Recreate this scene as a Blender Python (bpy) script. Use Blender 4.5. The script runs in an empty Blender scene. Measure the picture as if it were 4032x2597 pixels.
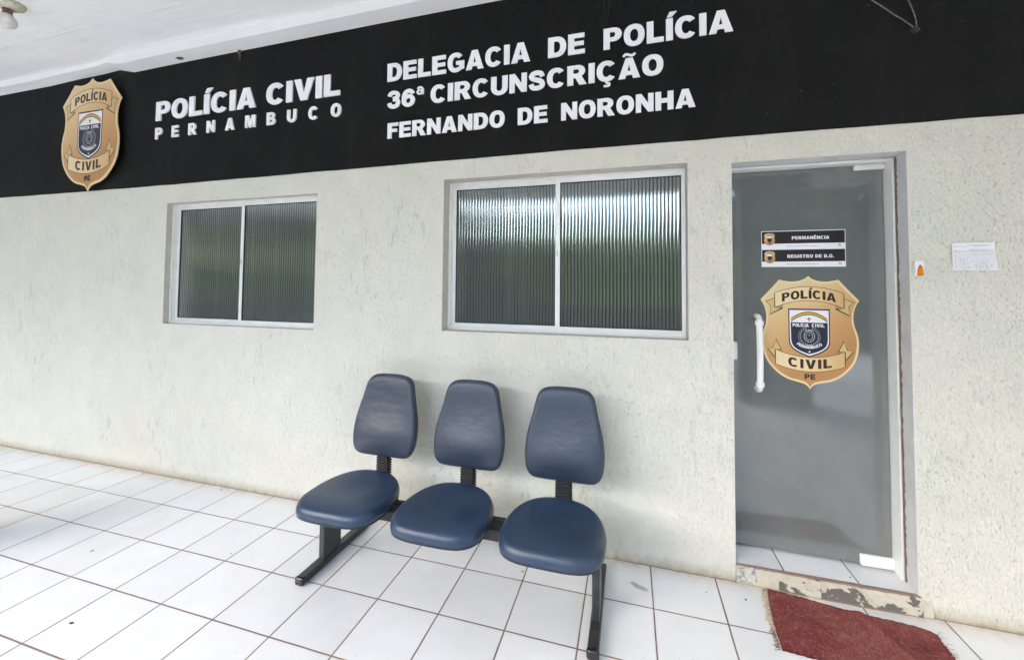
import bpy, bmesh, math, random
from mathutils import Vector, Matrix
from mathutils.geometry import tessellate_polygon
random.seed(7)
sc = bpy.context.scene
COL = sc.collection
R = math.radians

# ------------------------------------------------------------------ camera
cd = bpy.data.cameras.new('camera'); cam = bpy.data.objects.new('camera', cd); COL.objects.link(cam)
cd.sensor_width = 36; cd.sensor_fit = 'HORIZONTAL'; cd.lens = 14.3936
cd.shift_x = -0.0003; cd.shift_y = -0.05586
cd.clip_start = 0.02; cd.clip_end = 500
rt = Vector((0.96137, 0.27511, 0.00890)); fw = Vector((-0.27525, 0.96065, 0.03725)); up = Vector((0.00169, -0.03826, 0.99927))
m = Matrix.Identity(4)
for i in range(3):
    m[i][0] = rt[i]; m[i][1] = up[i]; m[i][2] = -fw[i]
m.translation = Vector((2.233, -2.530, 1.577))
cam.matrix_world = m
sc.camera = cam

# ------------------------------------------------------------------ world, sun, exposure
SUN_DIR = Vector((0.66, 0.66, -0.62)).normalized()      # the way the light travels
w = bpy.data.worlds.new('World'); sc.world = w; w.use_nodes = True
nt = w.node_tree; nt.nodes.clear()
sky = nt.nodes.new('ShaderNodeTexSky'); sky.sky_type = 'NISHITA'; sky.sun_disc = False
el = math.asin(-SUN_DIR.z); az = math.atan2(-SUN_DIR.x, -SUN_DIR.y)
sky.sun_elevation = el; sky.sun_rotation = az
sky.air_density = 1.0; sky.dust_density = 1.6; sky.ozone_density = 1.0
bg = nt.nodes.new('ShaderNodeBackground'); bg.inputs[1].default_value = 0.15
out = nt.nodes.new('ShaderNodeOutputWorld')
nt.links.new(sky.outputs[0], bg.inputs[0]); nt.links.new(bg.outputs[0], out.inputs[0])
sd = bpy.data.lights.new('sun', 'SUN'); sd.energy = 0.5; sd.angle = R(42); sd.color = (1.0, 0.95, 0.89)
so = bpy.data.objects.new('sun', sd); COL.objects.link(so); so.location = (-10, -10, 8)
so.rotation_euler = SUN_DIR.to_track_quat('-Z', 'Y').to_euler()
vs = sc.view_settings
vs.view_transform = 'Standard'; vs.look = 'None'; vs.gamma = 1.0; vs.use_curve_mapping = False
vs.exposure = 2.8
sc.cycles.max_bounces = 14; sc.cycles.diffuse_bounces = 8; sc.cycles.glossy_bounces = 5
sc.cycles.transmission_bounces = 6; sc.cycles.transparent_max_bounces = 10

# ------------------------------------------------------------------ material helpers
class N:
    def __init__(s, name):
        s.m = bpy.data.materials.new(name); s.m.use_nodes = True
        s.t = s.m.node_tree; s.p = s.t.nodes['Principled BSDF']; s.o = s.t.nodes['Material Output']
    def n(s, typ, **kw):
        x = s.t.nodes.new(typ)
        for k, v in kw.items(): setattr(x, k, v)
        return x
    def l(s, a, b): s.t.links.new(a, b)
    def pos(s, scale=(1, 1, 1)):
        g = s.n('ShaderNodeNewGeometry'); mp = s.n('ShaderNodeMapping')
        mp.inputs['Scale'].default_value = scale; s.l(g.outputs['Position'], mp.inputs[0]); return mp.outputs[0]
    def noise(s, scale, detail=4, rough=.55, vec=None, dist=0):
        x = s.n('ShaderNodeTexNoise'); x.inputs['Scale'].default_value = scale
        x.inputs['Detail'].default_value = detail; x.inputs['Roughness'].default_value = rough
        x.inputs['Distortion'].default_value = dist
        s.l(vec if vec is not None else s.pos(), x.inputs['Vector']); return x.outputs[0]
    def ramp(s, fac, stops):
        r = s.n('ShaderNodeValToRGB'); e = r.color_ramp.elements
        while len(e) < len(stops): e.new(0.5)
        for i, (p, c) in enumerate(stops):
            e[i].position = p
            if isinstance(c, (int, float)): c = (c, c, c)
            e[i].color = tuple(c) + (1,)
        s.l(fac, r.inputs[0]); return r.outputs[0]
    def mix(s, fac, a, b, mode='MIX'):
        x = s.n('ShaderNodeMix', data_type='RGBA', blend_type=mode)
        for inp, v in ((x.inputs[0], fac), (x.inputs[6], a), (x.inputs[7], b)):
            if hasattr(v, 'is_linked') or hasattr(v, 'links'): s.l(v, inp)
            elif isinstance(v, (int, float)): inp.default_value = v
            else: inp.default_value = tuple(v) + (1,)
        return x.outputs[2]
    def math(s, op, a, b=None, c=None):
        x = s.n('ShaderNodeMath', operation=op)
        for i, v in enumerate((a, b, c)):
            if v is None: continue
            if isinstance(v, (int, float)): x.inputs[i].default_value = v
            else: s.l(v, x.inputs[i])
        return x.outputs[0]
    def xyz(s):
        g = s.n('ShaderNodeNewGeometry'); x = s.n('ShaderNodeSeparateXYZ'); s.l(g.outputs['Position'], x.inputs[0]); return x.outputs
    def bump(s, h, strength, dist=.01, normal=None):
        b = s.n('ShaderNodeBump'); b.inputs['Strength'].default_value = strength; b.inputs['Distance'].default_value = dist
        s.l(h, b.inputs['Height'])
        if normal is not None: s.l(normal, b.inputs['Normal'])
        s.l(b.outputs[0], s.p.inputs['Normal']); return b.outputs[0]
    def set(s, base=None, rough=None, metal=None, spec=None, coat=None):
        for k, v in (('Base Color', base), ('Roughness', rough), ('Metallic', metal), ('Specular IOR Level', spec), ('Coat Weight', coat)):
            if v is None: continue
            i = s.p.inputs[k]
            if hasattr(v, 'links'): s.l(v, i)
            elif isinstance(v, (int, float)): i.default_value = v
            else: i.default_value = tuple(v) + (1,)
        return s.m

def simple(name, c, rough=.5, metal=0, spec=.5, var=.06, vs_=30, bump=0, bs=200):
    k = N(name)
    n1 = k.noise(vs_, 5)
    d = tuple(x * (1 - var) for x in c); b = tuple(min(1, x * (1 + var)) for x in c)
    k.set(k.ramp(n1, [(.3, d), (.7, b)]), rough, metal, spec)
    if bump: k.bump(k.noise(bs, 4), bump, .002)
    return k.m

# plaster: coarse trowelled "grafiato" render, cream, speckled by mildew in its pits
k = N('cream_rough_plaster')
X, Y, Z = k.xyz()
v1 = k.pos((1, 1, .42)); v2 = k.pos((1, 1, 1))
big = k.noise(.9, 3, .5, v2); mid = k.noise(5, 5, .6, v2)
base = k.ramp(big, [(.3, (.79, .75, .635)), (.5, (.79, .765, .665)), (.7, (.745, .745, .63))])
base = k.mix(k.ramp(mid, [(.35, .35), (.65, 0)]), base, (.655, .635, .57))
pit = k.noise(95, 5, .65, k.pos((1, 1, .55)), .9)
pm = k.ramp(pit, [(.587, 0), (.685, 1)])
zone = k.ramp(k.noise(1.7, 4, .6, v2), [(.40, .08), (.66, 1)])
base = k.mix(k.math('MULTIPLY', k.math('MULTIPLY', pm, zone), .72), base, (.36, .345, .31))
sm = k.ramp(k.noise(20, 6, .75, k.pos((1, 1, .35)), .8), [(.54, 0), (.74, 1)])
sz = k.ramp(k.noise(1.3, 3, .5, k.pos((1.3, 1, 1))), [(.44, 0), (.62, 1)])
base = k.mix(k.math('MULTIPLY', k.math('MULTIPLY', sm, sz), .8), base, (.42, .42, .36))
# rising damp and brown dirt over the first centimetres
jag = k.math('ADD', Z, k.math('MULTIPLY', k.math('SUBTRACT', k.noise(22, 5, .7, v2), .5), -.07))
dm = k.ramp(jag, [(.0, 1), (.018, .55), (.07, .0)])
base = k.mix(k.math('MULTIPLY', dm, .8), base, (.40, .31, .19))
sp = k.ramp(k.noise(55, 3, .5, v2), [(.70, 0), (.74, 1)])
lo = k.ramp(Z, [(.05, .9), (.45, 0)])
base = k.mix(k.math('MULTIPLY', sp, lo), base, (.25, .22, .19))
k.set(base, .82, 0, .25)
hh = k.math('ADD', k.math('MULTIPLY', k.noise(70, 6, .66, k.pos((1, 1, .6)), .5), 1.25), k.math('MULTIPLY', pm, -.35))
hh = k.math('ADD', hh, k.math('MULTIPLY', k.noise(14, 3, .5, v1), .8))
vq = k.n('ShaderNodeTexVoronoi'); vq.feature = 'SMOOTH_F1'; vq.inputs['Scale'].default_value = 36; k.l(v1, vq.inputs['Vector'])
hh = k.math('ADD', hh, k.math('MULTIPLY', vq.outputs['Distance'], .55))
k.bump(hh, .88, .0105)
PLASTER = k.m

k = N('smooth_grey_reveal_paint')
k.set(k.ramp(k.noise(9, 6, .7), [(.35, (.55, .56, .555)), (.7, (.66, .67, .66))]), .75, 0, .3)
k.bump(k.noise(160, 3), .35, .003); REVEAL = k.m
k = N('window_reveal_plaster')
k.set(k.ramp(k.noise(14, 6, .7), [(.3, (.48, .45, .40)), (.7, (.62, .59, .53))]), .8, 0, .3)
k.bump(k.noise(90, 4), .5, .004); WREVEAL = k.m

k = N('black_band_paint')
base = k.ramp(k.noise(3, 6, .65), [(.35, (.0075, .0074, .0072)), (.7, (.0115, .0112, .0104))])
base = k.mix(k.math('MULTIPLY', k.ramp(k.noise(2.1, 5, .7, k.pos((1, 1, .5))), [(.55, 0), (.75, 1)]), .4), base, (.018, .011, .009))
base = k.mix(k.ramp(k.noise(60, 2, .4), [(.745, 0), (.775, .75)]), base, (.14, .135, .12))
base = k.mix(k.math('MULTIPLY', k.ramp(k.noise(1.2, 6, .75, k.pos((1, 1, .3))), [(.5, 0), (.8, 1)]), .5), base, (.030, .029, .027))
k.set(base, .75, 0, .16)
k.bump(k.math('ADD', k.noise(50, 6, .6, k.pos((1, 1, .5))), k.noise(11, 2)), .35, .006); BLACK = k.m

k = N('white_ceiling_paint')
X, Y, Z = k.xyz()
bd = k.math('ABSOLUTE', k.math('SUBTRACT', k.math('FRACT', k.math('MULTIPLY', Y, 1 / .31)), .5))
line = k.ramp(bd, [(.0, 1), (.016, 0)])
base = k.ramp(k.noise(2.2, 5, .6), [(.3, (.82, .825, .825)), (.7, (.88, .88, .875))])
base = k.mix(k.math('MULTIPLY', k.ramp(k.noise(4, 7, .75, k.pos((.5, 2.5, 1))), [(.56, 0), (.75, 1)]), .35), base, (.62, .60, .54))
base = k.mix(k.ramp(k.noise(70, 2, .4), [(.76, 0), (.78, .5)]), base, (.42, .40, .36))
k.set(base, .7, 0, .3)
k.bump(k.math('ADD', k.math('MULTIPLY', line, .6), k.noise(7, 5, .6, k.pos((.3, 3, 1)))), .35, .01); CEIL = k.m

# floor: glossy white ceramic tiles with brown grout
S = .335
def tile_mat(name, y0, tone=1.0, dirt=True):
    k = N(name); X, Y, Z = k.xyz()
    wob = k.math('MULTIPLY', k.math('SUBTRACT', k.noise(9, 2), .5), .0022)
    fx = k.math('MULTIPLY', k.math('ADD', k.math('ADD', X, 33.5), wob), 1 / S)
    fy = k.math('MULTIPLY', k.math('ADD', k.math('ADD', Y, y0 + 33.5), wob), 1 / S)
    def edge(f): return k.math('SUBTRACT', .5, k.math('ABSOLUTE', k.math('SUBTRACT', k.math('FRACT', f), .5)))
    d = k.math('MINIMUM', edge(fx), edge(fy))
    g = k.ramp(d, [(.0098, 1), (.0130, 0)])
    cmb = k.n('ShaderNodeCombineXYZ'); k.l(k.math('FLOOR', fx), cmb.inputs[0]); k.l(k.math('FLOOR', fy), cmb.inputs[1])
    wn = k.n('ShaderNodeTexWhiteNoise', noise_dimensions='3D'); k.l(cmb.outputs[0], wn.inputs[0])
    tile = k.ramp(wn.outputs[0], [(0, (.71 * tone, .717 * tone, .73 * tone)), (1, (.80 * tone, .802 * tone, .808 * tone))])
    sm = k.ramp(k.noise(3.2, 5, .65), [(.35, 0), (.80, 1)])
    tile = k.mix(k.math('MULTIPLY', sm, .40), tile, (.60, .59, .555))
    if dirt:
        scuff = k.ramp(k.noise(42, 4, .6, k.pos((1, .6, 1)), .3), [(.68, 0), (.86, 1)])
        tile = k.mix(k.math('MULTIPLY', scuff, .5), tile, (.42, .40, .37))
        spk = k.ramp(k.noise(95, 2, .4), [(.755, 0), (.775, .8)])
        tile = k.mix(spk, tile, (.33, .30, .26))
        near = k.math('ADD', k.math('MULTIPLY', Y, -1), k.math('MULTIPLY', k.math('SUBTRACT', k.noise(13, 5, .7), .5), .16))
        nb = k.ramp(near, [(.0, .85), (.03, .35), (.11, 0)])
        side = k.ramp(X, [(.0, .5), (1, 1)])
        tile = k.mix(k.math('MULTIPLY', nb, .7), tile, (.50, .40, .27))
    if dirt:
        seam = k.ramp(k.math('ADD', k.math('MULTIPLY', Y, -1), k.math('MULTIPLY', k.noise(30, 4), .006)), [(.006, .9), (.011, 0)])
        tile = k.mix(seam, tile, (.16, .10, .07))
    gc = k.ramp(k.noise(3.5, 5, .7), [(.35, (.14, .095, .078)), (.55, (.25, .165, .13)), (.75, (.34, .245, .19))])
    col = k.mix(g, tile, gc)
    r = k.mix(g, k.ramp(k.noise(3, 1, .4), [(.2, .26), (.8, .26)]), (.9, .9, .9))
    k.set(col, r, 0, .5)
    h = k.math('ADD', k.math('MULTIPLY', k.ramp(d, [(.0075, 0), (.017, 1)]), 1.0), k.math('MULTIPLY', k.noise(3, 2), .12))
    h = k.math('ADD', h, k.math('MULTIPLY', wn.outputs[0], .05))
    k.bump(h, .5, .0018)
    return k.m
TILE = tile_mat('glossy_white_floor_tile', -.0068 % S)
STEPTILE = tile_mat('step_white_tile', .10, 1.0, False)

k = N('chipped_step_paint')
v = k.pos((1, 1, 1.3))
base = k.ramp(k.noise(12, 6, .7, v), [(.3, (.46, .42, .33)), (.55, (.60, .56, .45)), (.8, (.68, .66, .58))])
X, Y, Z = k.xyz()
nz = k.math('ADD', k.noise(8, 5, .6, v, .4), k.math('MULTIPLY', Z, -2.0))
gate = k.ramp(k.math('ADD', X, k.math('MULTIPLY', k.noise(20, 3), .1)), [(.0, 0), (1, 1)])
chip = k.ramp(nz, [(.395, 0), (.41, 1)])
chip = k.math('MULTIPLY', chip, k.math('GREATER_THAN', X, 2.985)); chip = k.math('MULTIPLY', chip, k.math('LESS_THAN', X, 3.60))
base = k.mix(chip, base, (.145, .13, .115))
blue = k.math('MULTIPLY', k.ramp(k.noise(60, 4, .7), [(.5, 0), (.58, 1)]), k.math('LESS_THAN', k.math('ADD', X, k.math('MULTIPLY', k.noise(9), .12)), 2.95))
base = k.mix(k.math('MULTIPLY', blue, .8), base, (.16, .20, .26))
rim = k.ramp(k.math('ADD', Z, k.math('MULTIPLY', k.noise(45, 4), .012)), [(.094, 0), (.097, .85)])
base = k.mix(rim, base, (.23, .13, .10))
low = k.ramp(Z, [(.0, .8), (.012, 0)])
base = k.mix(low, base, (.30, .22, .14))
k.set(base, .8); k.bump(k.math('ADD', k.noise(60, 5), k.math('MULTIPLY', chip, -1.2)), .6, .004); STEPP = k.m

k = N('crumbling_brown_joint')
k.set(k.ramp(k.noise(45, 5, .8), [(.3, (.13, .085, .065)), (.7, (.28, .20, .15))]), .95); k.bump(k.noise(90, 5), 1, .006); JOINT = k.m

ALU = simple('brushed_white_aluminium', (.84, .84, .81), .36, .1, .5, .04, 12, .05)
ALUD = simple('track_aluminium', (.60, .58, .53), .5, .2, .5, .08, 20)
GASKET = simple('black_rubber', (.012, .012, .012), .6)
WHITEP = simple('white_plastic', (.84, .84, .81), .28, 0, .5, .02, 10)
LETTER = simple('white_acrylic_letter', (.93, .92, .94), .4, 0, .4, .015, 40)
DARKM = N('chipped_black_enamel')
n1 = DARKM.ramp(DARKM.noise(34, 6, .75), [(.655, 0), (.68, 1)])
X, Y, Z = DARKM.xyz()
n1 = DARKM.math('MULTIPLY', n1, DARKM.ramp(Z, [(.06, 1), (.2, .25)]))
cc = DARKM.ramp(DARKM.noise(20, 5), [(.3, (.017, .017, .019)), (.7, (.040, .040, .043))])
DARKM.set(DARKM.mix(n1, cc, (.27, .17, .11)), DARKM.mix(n1, (.34, .34, .34), (.8, .8, .8)), 0, .5)
DARKM.bump(DARKM.noise(130, 4), .2, .002); DARKM = DARKM.m
DUSTM = N('dusty_black_enamel')
cc = DUSTM.ramp(DUSTM.noise(30, 6, .75), [(.35, (.03, .029, .028)), (.62, (.07, .065, .06)), (.8, (.13, .12, .11))])
DUSTM.set(cc, .6); DUSTM = DUSTM.m
BLKP = simple('black_plastic', (.018, .018, .019), .42, 0, .5, .15, 40)
CAPM = simple('glossy_black_cap', (.012, .012, .013), .16, 0, .6)

k = N('blue_leatherette')
X, Y, Z = k.xyz()
c = k.ramp(k.noise(5, 5, .6), [(.3, (.013, .032, .070)), (.7, (.020, .044, .090))])
wear = k.ramp(k.noise(3.3, 2, .5), [(.5, 0), (.75, 1)])
c = k.mix(k.math('MULTIPLY', wear, .35), c, (.060, .072, .085))
k.set(c, .29, 0, .55)
vo = k.n('ShaderNodeTexVoronoi'); vo.inputs['Scale'].default_value = 420; k.l(k.pos(), vo.inputs['Vector'])
k.bump(k.math('ADD', vo.outputs['Distance'], k.math('MULTIPLY', k.noise(9, 3), 5.0)), .25, .002); BLUE = k.m
k = N('worn_blue_leatherette')
c = k.ramp(k.noise(6, 5, .6), [(.3, (.016, .030, .056)), (.7, (.028, .043, .070))])
k.set(c, .30, 0, .6)
vo = k.n('ShaderNodeTexVoronoi'); vo.inputs['Scale'].default_value = 420; k.l(k.pos(), vo.inputs['Vector'])
k.bump(k.math('ADD', vo.outputs['Distance'], k.math('MULTIPLY', k.noise(10, 4, .55, k.pos((1, 1, 1.8))), 6.0)), .25, .002); BLUE2 = k.m

def glass_mat(name, tint, refl, gl_tint, rough=.0, ior=1.6, bumpy=0):
    k = N(name); k.t.nodes.remove(k.p)
    tr = k.n('ShaderNodeBsdfTransparent'); tr.inputs[0].default_value = tuple(tint) + (1,)
    gl = k.n('ShaderNodeBsdfGlossy'); gl.inputs['Color'].default_value = tuple(gl_tint) + (1,); gl.inputs['Roughness'].default_value = rough
    fr = k.n('ShaderNodeFresnel'); fr.inputs[0].default_value = ior
    f = k.math('ADD', fr.outputs[0], refl)
    mx = k.n('ShaderNodeMixShader'); k.l(f, mx.inputs[0]); k.l(tr.outputs[0], mx.inputs[1]); k.l(gl.outputs[0], mx.inputs[2])
    k.l(mx.outputs[0], k.o.inputs[0]); return k, gl, tr, mx
k, gl, tr, mx = glass_mat('smoked_door_glass', (.40, .45, .43), .065, (.95, .98, .96), .045, 1.5)
df = k.n('ShaderNodeBsdfDiffuse'); k.l(k.ramp(k.noise(2.5, 5, .6), [(.3, (.19, .205, .198)), (.7, (.245, .262, .250))]), df.inputs[0])
m2 = k.n('ShaderNodeMixShader'); m2.inputs[0].default_value = .72
k.t.links.remove(mx.inputs[1].links[0]); k.l(tr.outputs[0], m2.inputs[1]); k.l(df.outputs[0], m2.inputs[2]); k.l(m2.outputs[0], mx.inputs[1])
DOORGL = k.m
k, gl, tr, mx = glass_mat('glass_edge_green', (.25, .42, .36), .05, (.7, .9, .85), .1)
df = k.n('ShaderNodeBsdfDiffuse'); df.inputs[0].default_value = (.22, .36, .31, 1)
m2 = k.n('ShaderNodeMixShader'); m2.inputs[0].default_value = .7; k.l(mx.outputs[0], m2.inputs[1]); k.l(df.outputs[0], m2.inputs[2]); k.l(m2.outputs[0], k.o.inputs[0])
GLEDGE = k.m
k, gl, tr, mx = glass_mat('fluted_window_glass', (.20, .25, .235), .19, (.92, .97, .97), .06, 1.6)
df = k.n('ShaderNodeBsdfDiffuse'); df.inputs[0].default_value = (.23, .255, .24, 1)
m2 = k.n('ShaderNodeMixShader'); m2.inputs[0].default_value = .5
k.t.links.remove(mx.inputs[1].links[0]); k.l(tr.outputs[0], m2.inputs[1]); k.l(df.outputs[0], m2.inputs[2]); k.l(m2.outputs[0], mx.inputs[1])
FLUTE = k.m

k, gl, tr, mx = glass_mat('shaded_groove_glass', (.10, .13, .12), .04, (.80, .88, .85), .08, 1.45)  # darker glass paints the dark refraction into the rib grooves
df = k.n('ShaderNodeBsdfDiffuse'); df.inputs[0].default_value = (.060, .072, .068, 1)
m2 = k.n('ShaderNodeMixShader'); m2.inputs[0].default_value = .5
k.t.links.remove(mx.inputs[1].links[0]); k.l(tr.outputs[0], m2.inputs[1]); k.l(df.outputs[0], m2.inputs[2]); k.l(m2.outputs[0], mx.inputs[1])
GROOVE_SHADE = k.m

def flat(name, c, rough=.45, var=.0): return simple(name, c, rough, 0, .35, var, 20)
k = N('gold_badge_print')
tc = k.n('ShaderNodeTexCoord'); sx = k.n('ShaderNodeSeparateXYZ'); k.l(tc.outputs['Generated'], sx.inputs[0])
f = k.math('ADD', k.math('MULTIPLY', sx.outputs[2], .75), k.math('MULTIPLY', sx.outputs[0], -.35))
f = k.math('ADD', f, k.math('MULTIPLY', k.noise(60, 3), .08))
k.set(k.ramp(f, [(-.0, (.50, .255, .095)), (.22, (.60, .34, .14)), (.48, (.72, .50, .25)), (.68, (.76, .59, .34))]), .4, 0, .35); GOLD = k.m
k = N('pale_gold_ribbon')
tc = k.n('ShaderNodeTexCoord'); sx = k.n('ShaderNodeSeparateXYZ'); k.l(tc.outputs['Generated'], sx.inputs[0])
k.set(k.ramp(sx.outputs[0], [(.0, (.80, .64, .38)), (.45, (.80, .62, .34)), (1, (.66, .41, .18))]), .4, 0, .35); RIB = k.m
RIMG = flat('cream_gold_edge', (.80, .62, .35)); TAILG = flat('ribbon_tail_gold', (.66, .47, .20)); FOLDG = flat('ribbon_fold_shade', (.40, .31, .17))
INK = flat('dark_brown_ink', (.035, .016, .010)); NAVY = flat('navy_print', (.020, .022, .045)); WPR = flat('white_print', (.82, .82, .84))
BPR = flat('black_print', (.022, .014, .016)); RED = flat('red_print', (.55, .03, .03)); YEL = flat('yellow_print', (.72, .45, .06)); GRN = flat('green_print', (.06, .28, .08))
SILV = flat('grey_print', (.42, .42, .43)); GREYP = flat('pale_grey_print', (.42, .42, .45))
ORANGE = simple('orange_plastic', (.75, .22, .01), .25, 0, .5, .1, 60); DKOR = flat('dark_orange_plastic', (.30, .06, .01))
PAPER = simple('white_paper', (.84, .84, .85), .7, 0, .2, .02, 12, .2, 40)

# ------------------------------------------------------------------ object helpers
def tag(o, label=None, cat=None, group=None, kind=None):
    if label: o['label'] = label
    if cat: o['category'] = cat
    if group: o['group'] = group
    if kind: o['kind'] = kind
    return o
def thing(name, loc, label, cat, group=None, rz=0):
    o = bpy.data.objects.new(name, None); o.empty_display_size = .1; COL.objects.link(o); o.location = loc
    return tag(o, label, cat, group)
def origin(o):
    v = Vector((0, 0, 0))
    while o is not None: v += o.location; o = o.parent
    return v
def obj(name, verts, faces, mat, parent=None, smooth=False, mids=None, mats=None):
    me = bpy.data.meshes.new(name); off = origin(parent) if parent else Vector((0, 0, 0))
    me.from_pydata([tuple(Vector(v) - off) for v in verts], [], faces)
    for mm in (mats or [mat]): me.materials.append(mm)
    if mids:
        for p, i in zip(me.polygons, mids): p.material_index = i
    if smooth:
        for p in me.polygons: p.use_smooth = True
    me.update(); o = bpy.data.objects.new(name, me); COL.objects.link(o)
    if parent: o.parent = parent
    return o
class G:
    """collects shapes into one mesh"""
    def __init__(s): s.v = []; s.f = []; s.m = []
    def add(s, v, f, mi=0):
        b = len(s.v); s.v += [tuple(x) for x in v]; s.f += [tuple(i + b for i in q) for q in f]; s.m += [mi] * len(f); return s
    def box(s, x0, x1, y0, y1, z0, z1, mi=0, bev=0, seg=2):
        bm = bmesh.new(); bmesh.ops.create_cube(bm, size=1)
        for v in bm.verts:
            v.co = Vector((x0 + (v.co.x + .5) * (x1 - x0), y0 + (v.co.y + .5) * (y1 - y0), z0 + (v.co.z + .5) * (z1 - z0)))
        if bev: bmesh.ops.bevel(bm, geom=bm.edges[:] , offset=bev, segments=seg, profile=.5, affect='EDGES')
        return s.bm(bm, mi)
    def bm(s, bm, mi=0):
        bm.verts.index_update(); bmesh.ops.recalc_face_normals(bm, faces=bm.faces[:])
        s.add([v.co.copy() for v in bm.verts], [[v.index for v in f.verts] for f in bm.faces], mi); bm.free(); return s
    def tube(s, pts, r, n=10, mi=0, cap=True, rx=None):
        pts = [Vector(p) for p in pts]; rings = []
        rr = r if isinstance(r, (list, tuple)) else [r] * len(pts)
        for i, p in enumerate(pts):
            t = (pts[min(i + 1, len(pts) - 1)] - pts[max(i - 1, 0)]).normalized()
            a = Vector((0, 0, 1)) if abs(t.z) < .9 else Vector((1, 0, 0))
            u = t.cross(a).normalized(); w_ = t.cross(u).normalized()
            rings.append([p + (u * math.cos(2 * math.pi * j / n) + w_ * math.sin(2 * math.pi * j / n)) * rr[i] for j in range(n)])
        v = [q for rg in rings for q in rg]; f = []
        for i in range(len(pts) - 1):
            for j in range(n): f.append((i * n + j, i * n + (j + 1) % n, (i + 1) * n + (j + 1) % n, (i + 1) * n + j))
        if cap: f.append(tuple(range(n))[::-1]); f.append(tuple((len(pts) - 1) * n + j for j in range(n)))
        return s.add(v, f, mi)
    def shape(s, loops, yf, yb=None, mi=0, smi=None):
        """flat figure in the x-z plane facing -y, loops = [outer, hole, ...]; yb gives it thickness"""
        L = [[Vector((a, b, 0)) for a, b in lp] for lp in loops]
        tris = tessellate_polygon(L); flatp = [p for lp in L for p in lp]
        v = [(p.x, yf, p.y) for p in flatp]; f = []
        for t in tris:
            a, b, c = [flatp[i] for i in t]
            cr = (b.x - a.x) * (c.y - a.y) - (b.y - a.y) * (c.x - a.x)
            if abs(cr) < 1e-14: continue
            f.append(tuple(t) if cr > 0 else tuple(t)[::-1])
        s.add(v, f, mi)
        if yb is not None:
            for lp in L:
                n = len(lp); vv = [(p.x, yf, p.y) for p in lp] + [(p.x, yb, p.y) for p in lp]
                s.add(vv, [(i, (i + 1) % n, n + (i + 1) % n, n + i) for i in range(n)], mi if smi is None else smi)
        return s
    def closed_stroke(s, pts, wd, y, mi=0):
        a, b = stroke_loop(pts, wd, True); n = len(a)
        v = [(p[0], y, p[1]) for p in a] + [(p[0], y, p[1]) for p in b]
        return s.add(v, [(i, (i + 1) % n, n + (i + 1) % n, n + i) for i in range(n)], mi)
    def lathe(s, prof, c, n=24, mi=0, axis='z'):
        v = []; f = []
        for r, h in prof:
            for j in range(n):
                a = 2 * math.pi * j / n
                v.append((c[0] + r * math.cos(a), c[1] + r * math.sin(a), c[2] + h) if axis == 'z' else (c[0] + r * math.cos(a), c[1] + h, c[2] + r * math.sin(a)))
        for i in range(len(prof) - 1):
            for j in range(n): f.append((i * n + j, i * n + (j + 1) % n, (i + 1) * n + (j + 1) % n, (i + 1) * n + j))
        return s.add(v, f, mi)
    def build(s, name, mat, parent=None, smooth=False, mats=None):
        return obj(name, s.v, s.f, mat, parent, smooth, s.m if mats else None, mats)

def stroke_loop(pts, wd, closed=False):
    n = len(pts); Lf = []; Rt = []
    for i in range(n):
        a = pts[i - 1] if (i > 0 or closed) else pts[i]; b = pts[(i + 1) % n] if (i < n - 1 or closed) else pts[i]
        dx, dz = b[0] - a[0], b[1] - a[1]; l = math.hypot(dx, dz) or 1
        nx, nz = -dz / l, dx / l
        k_ = 1
        if 0 < i < n - 1 or closed:
            p, q = pts[i - 1], pts[(i + 1) % n]; c_ = pts[i]
            u = Vector((c_[0] - p[0], c_[1] - p[1])).normalized(); w_ = Vector((q[0] - c_[0], q[1] - c_[1])).normalized()
            k_ = min(2.5, 1 / max(.3, math.sqrt(max(.01, (1 + u.dot(w_)) / 2))))
        Lf.append((pts[i][0] + nx * wd / 2 * k_, pts[i][1] + nz * wd / 2 * k_)); Rt.append((pts[i][0] - nx * wd / 2 * k_, pts[i][1] - nz * wd / 2 * k_))
    return [Lf, Rt] if closed else Lf + Rt[::-1]
def cat(P, k_=6):
    o = []
    for i in range(len(P) - 1):
        p0, p1, p2, p3 = P[max(i - 1, 0)], P[i], P[i + 1], P[min(i + 2, len(P) - 1)]
        for j in range(k_):
            t = j / k_
            o.append(tuple(.5 * (2 * p1[a] + (p2[a] - p0[a]) * t + (2 * p0[a] - 5 * p1[a] + 4 * p2[a] - p3[a]) * t * t + (3 * p1[a] - p0[a] - 3 * p2[a] + p3[a]) * t ** 3) for a in range(len(p1))))
    o.append(tuple(P[-1])); return o
def ell(cx, cz, rx, rz, a0, a1, n=18, e=2.0):
    o = []
    for i in range(n + 1):
        a = R(a0 + (a1 - a0) * i / n); c, s_ = math.cos(a), math.sin(a)
        o.append((cx + rx * math.copysign(abs(c) ** (2 / e), c), cz + rz * math.copysign(abs(s_) ** (2 / e), s_)))
    return o

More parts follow.
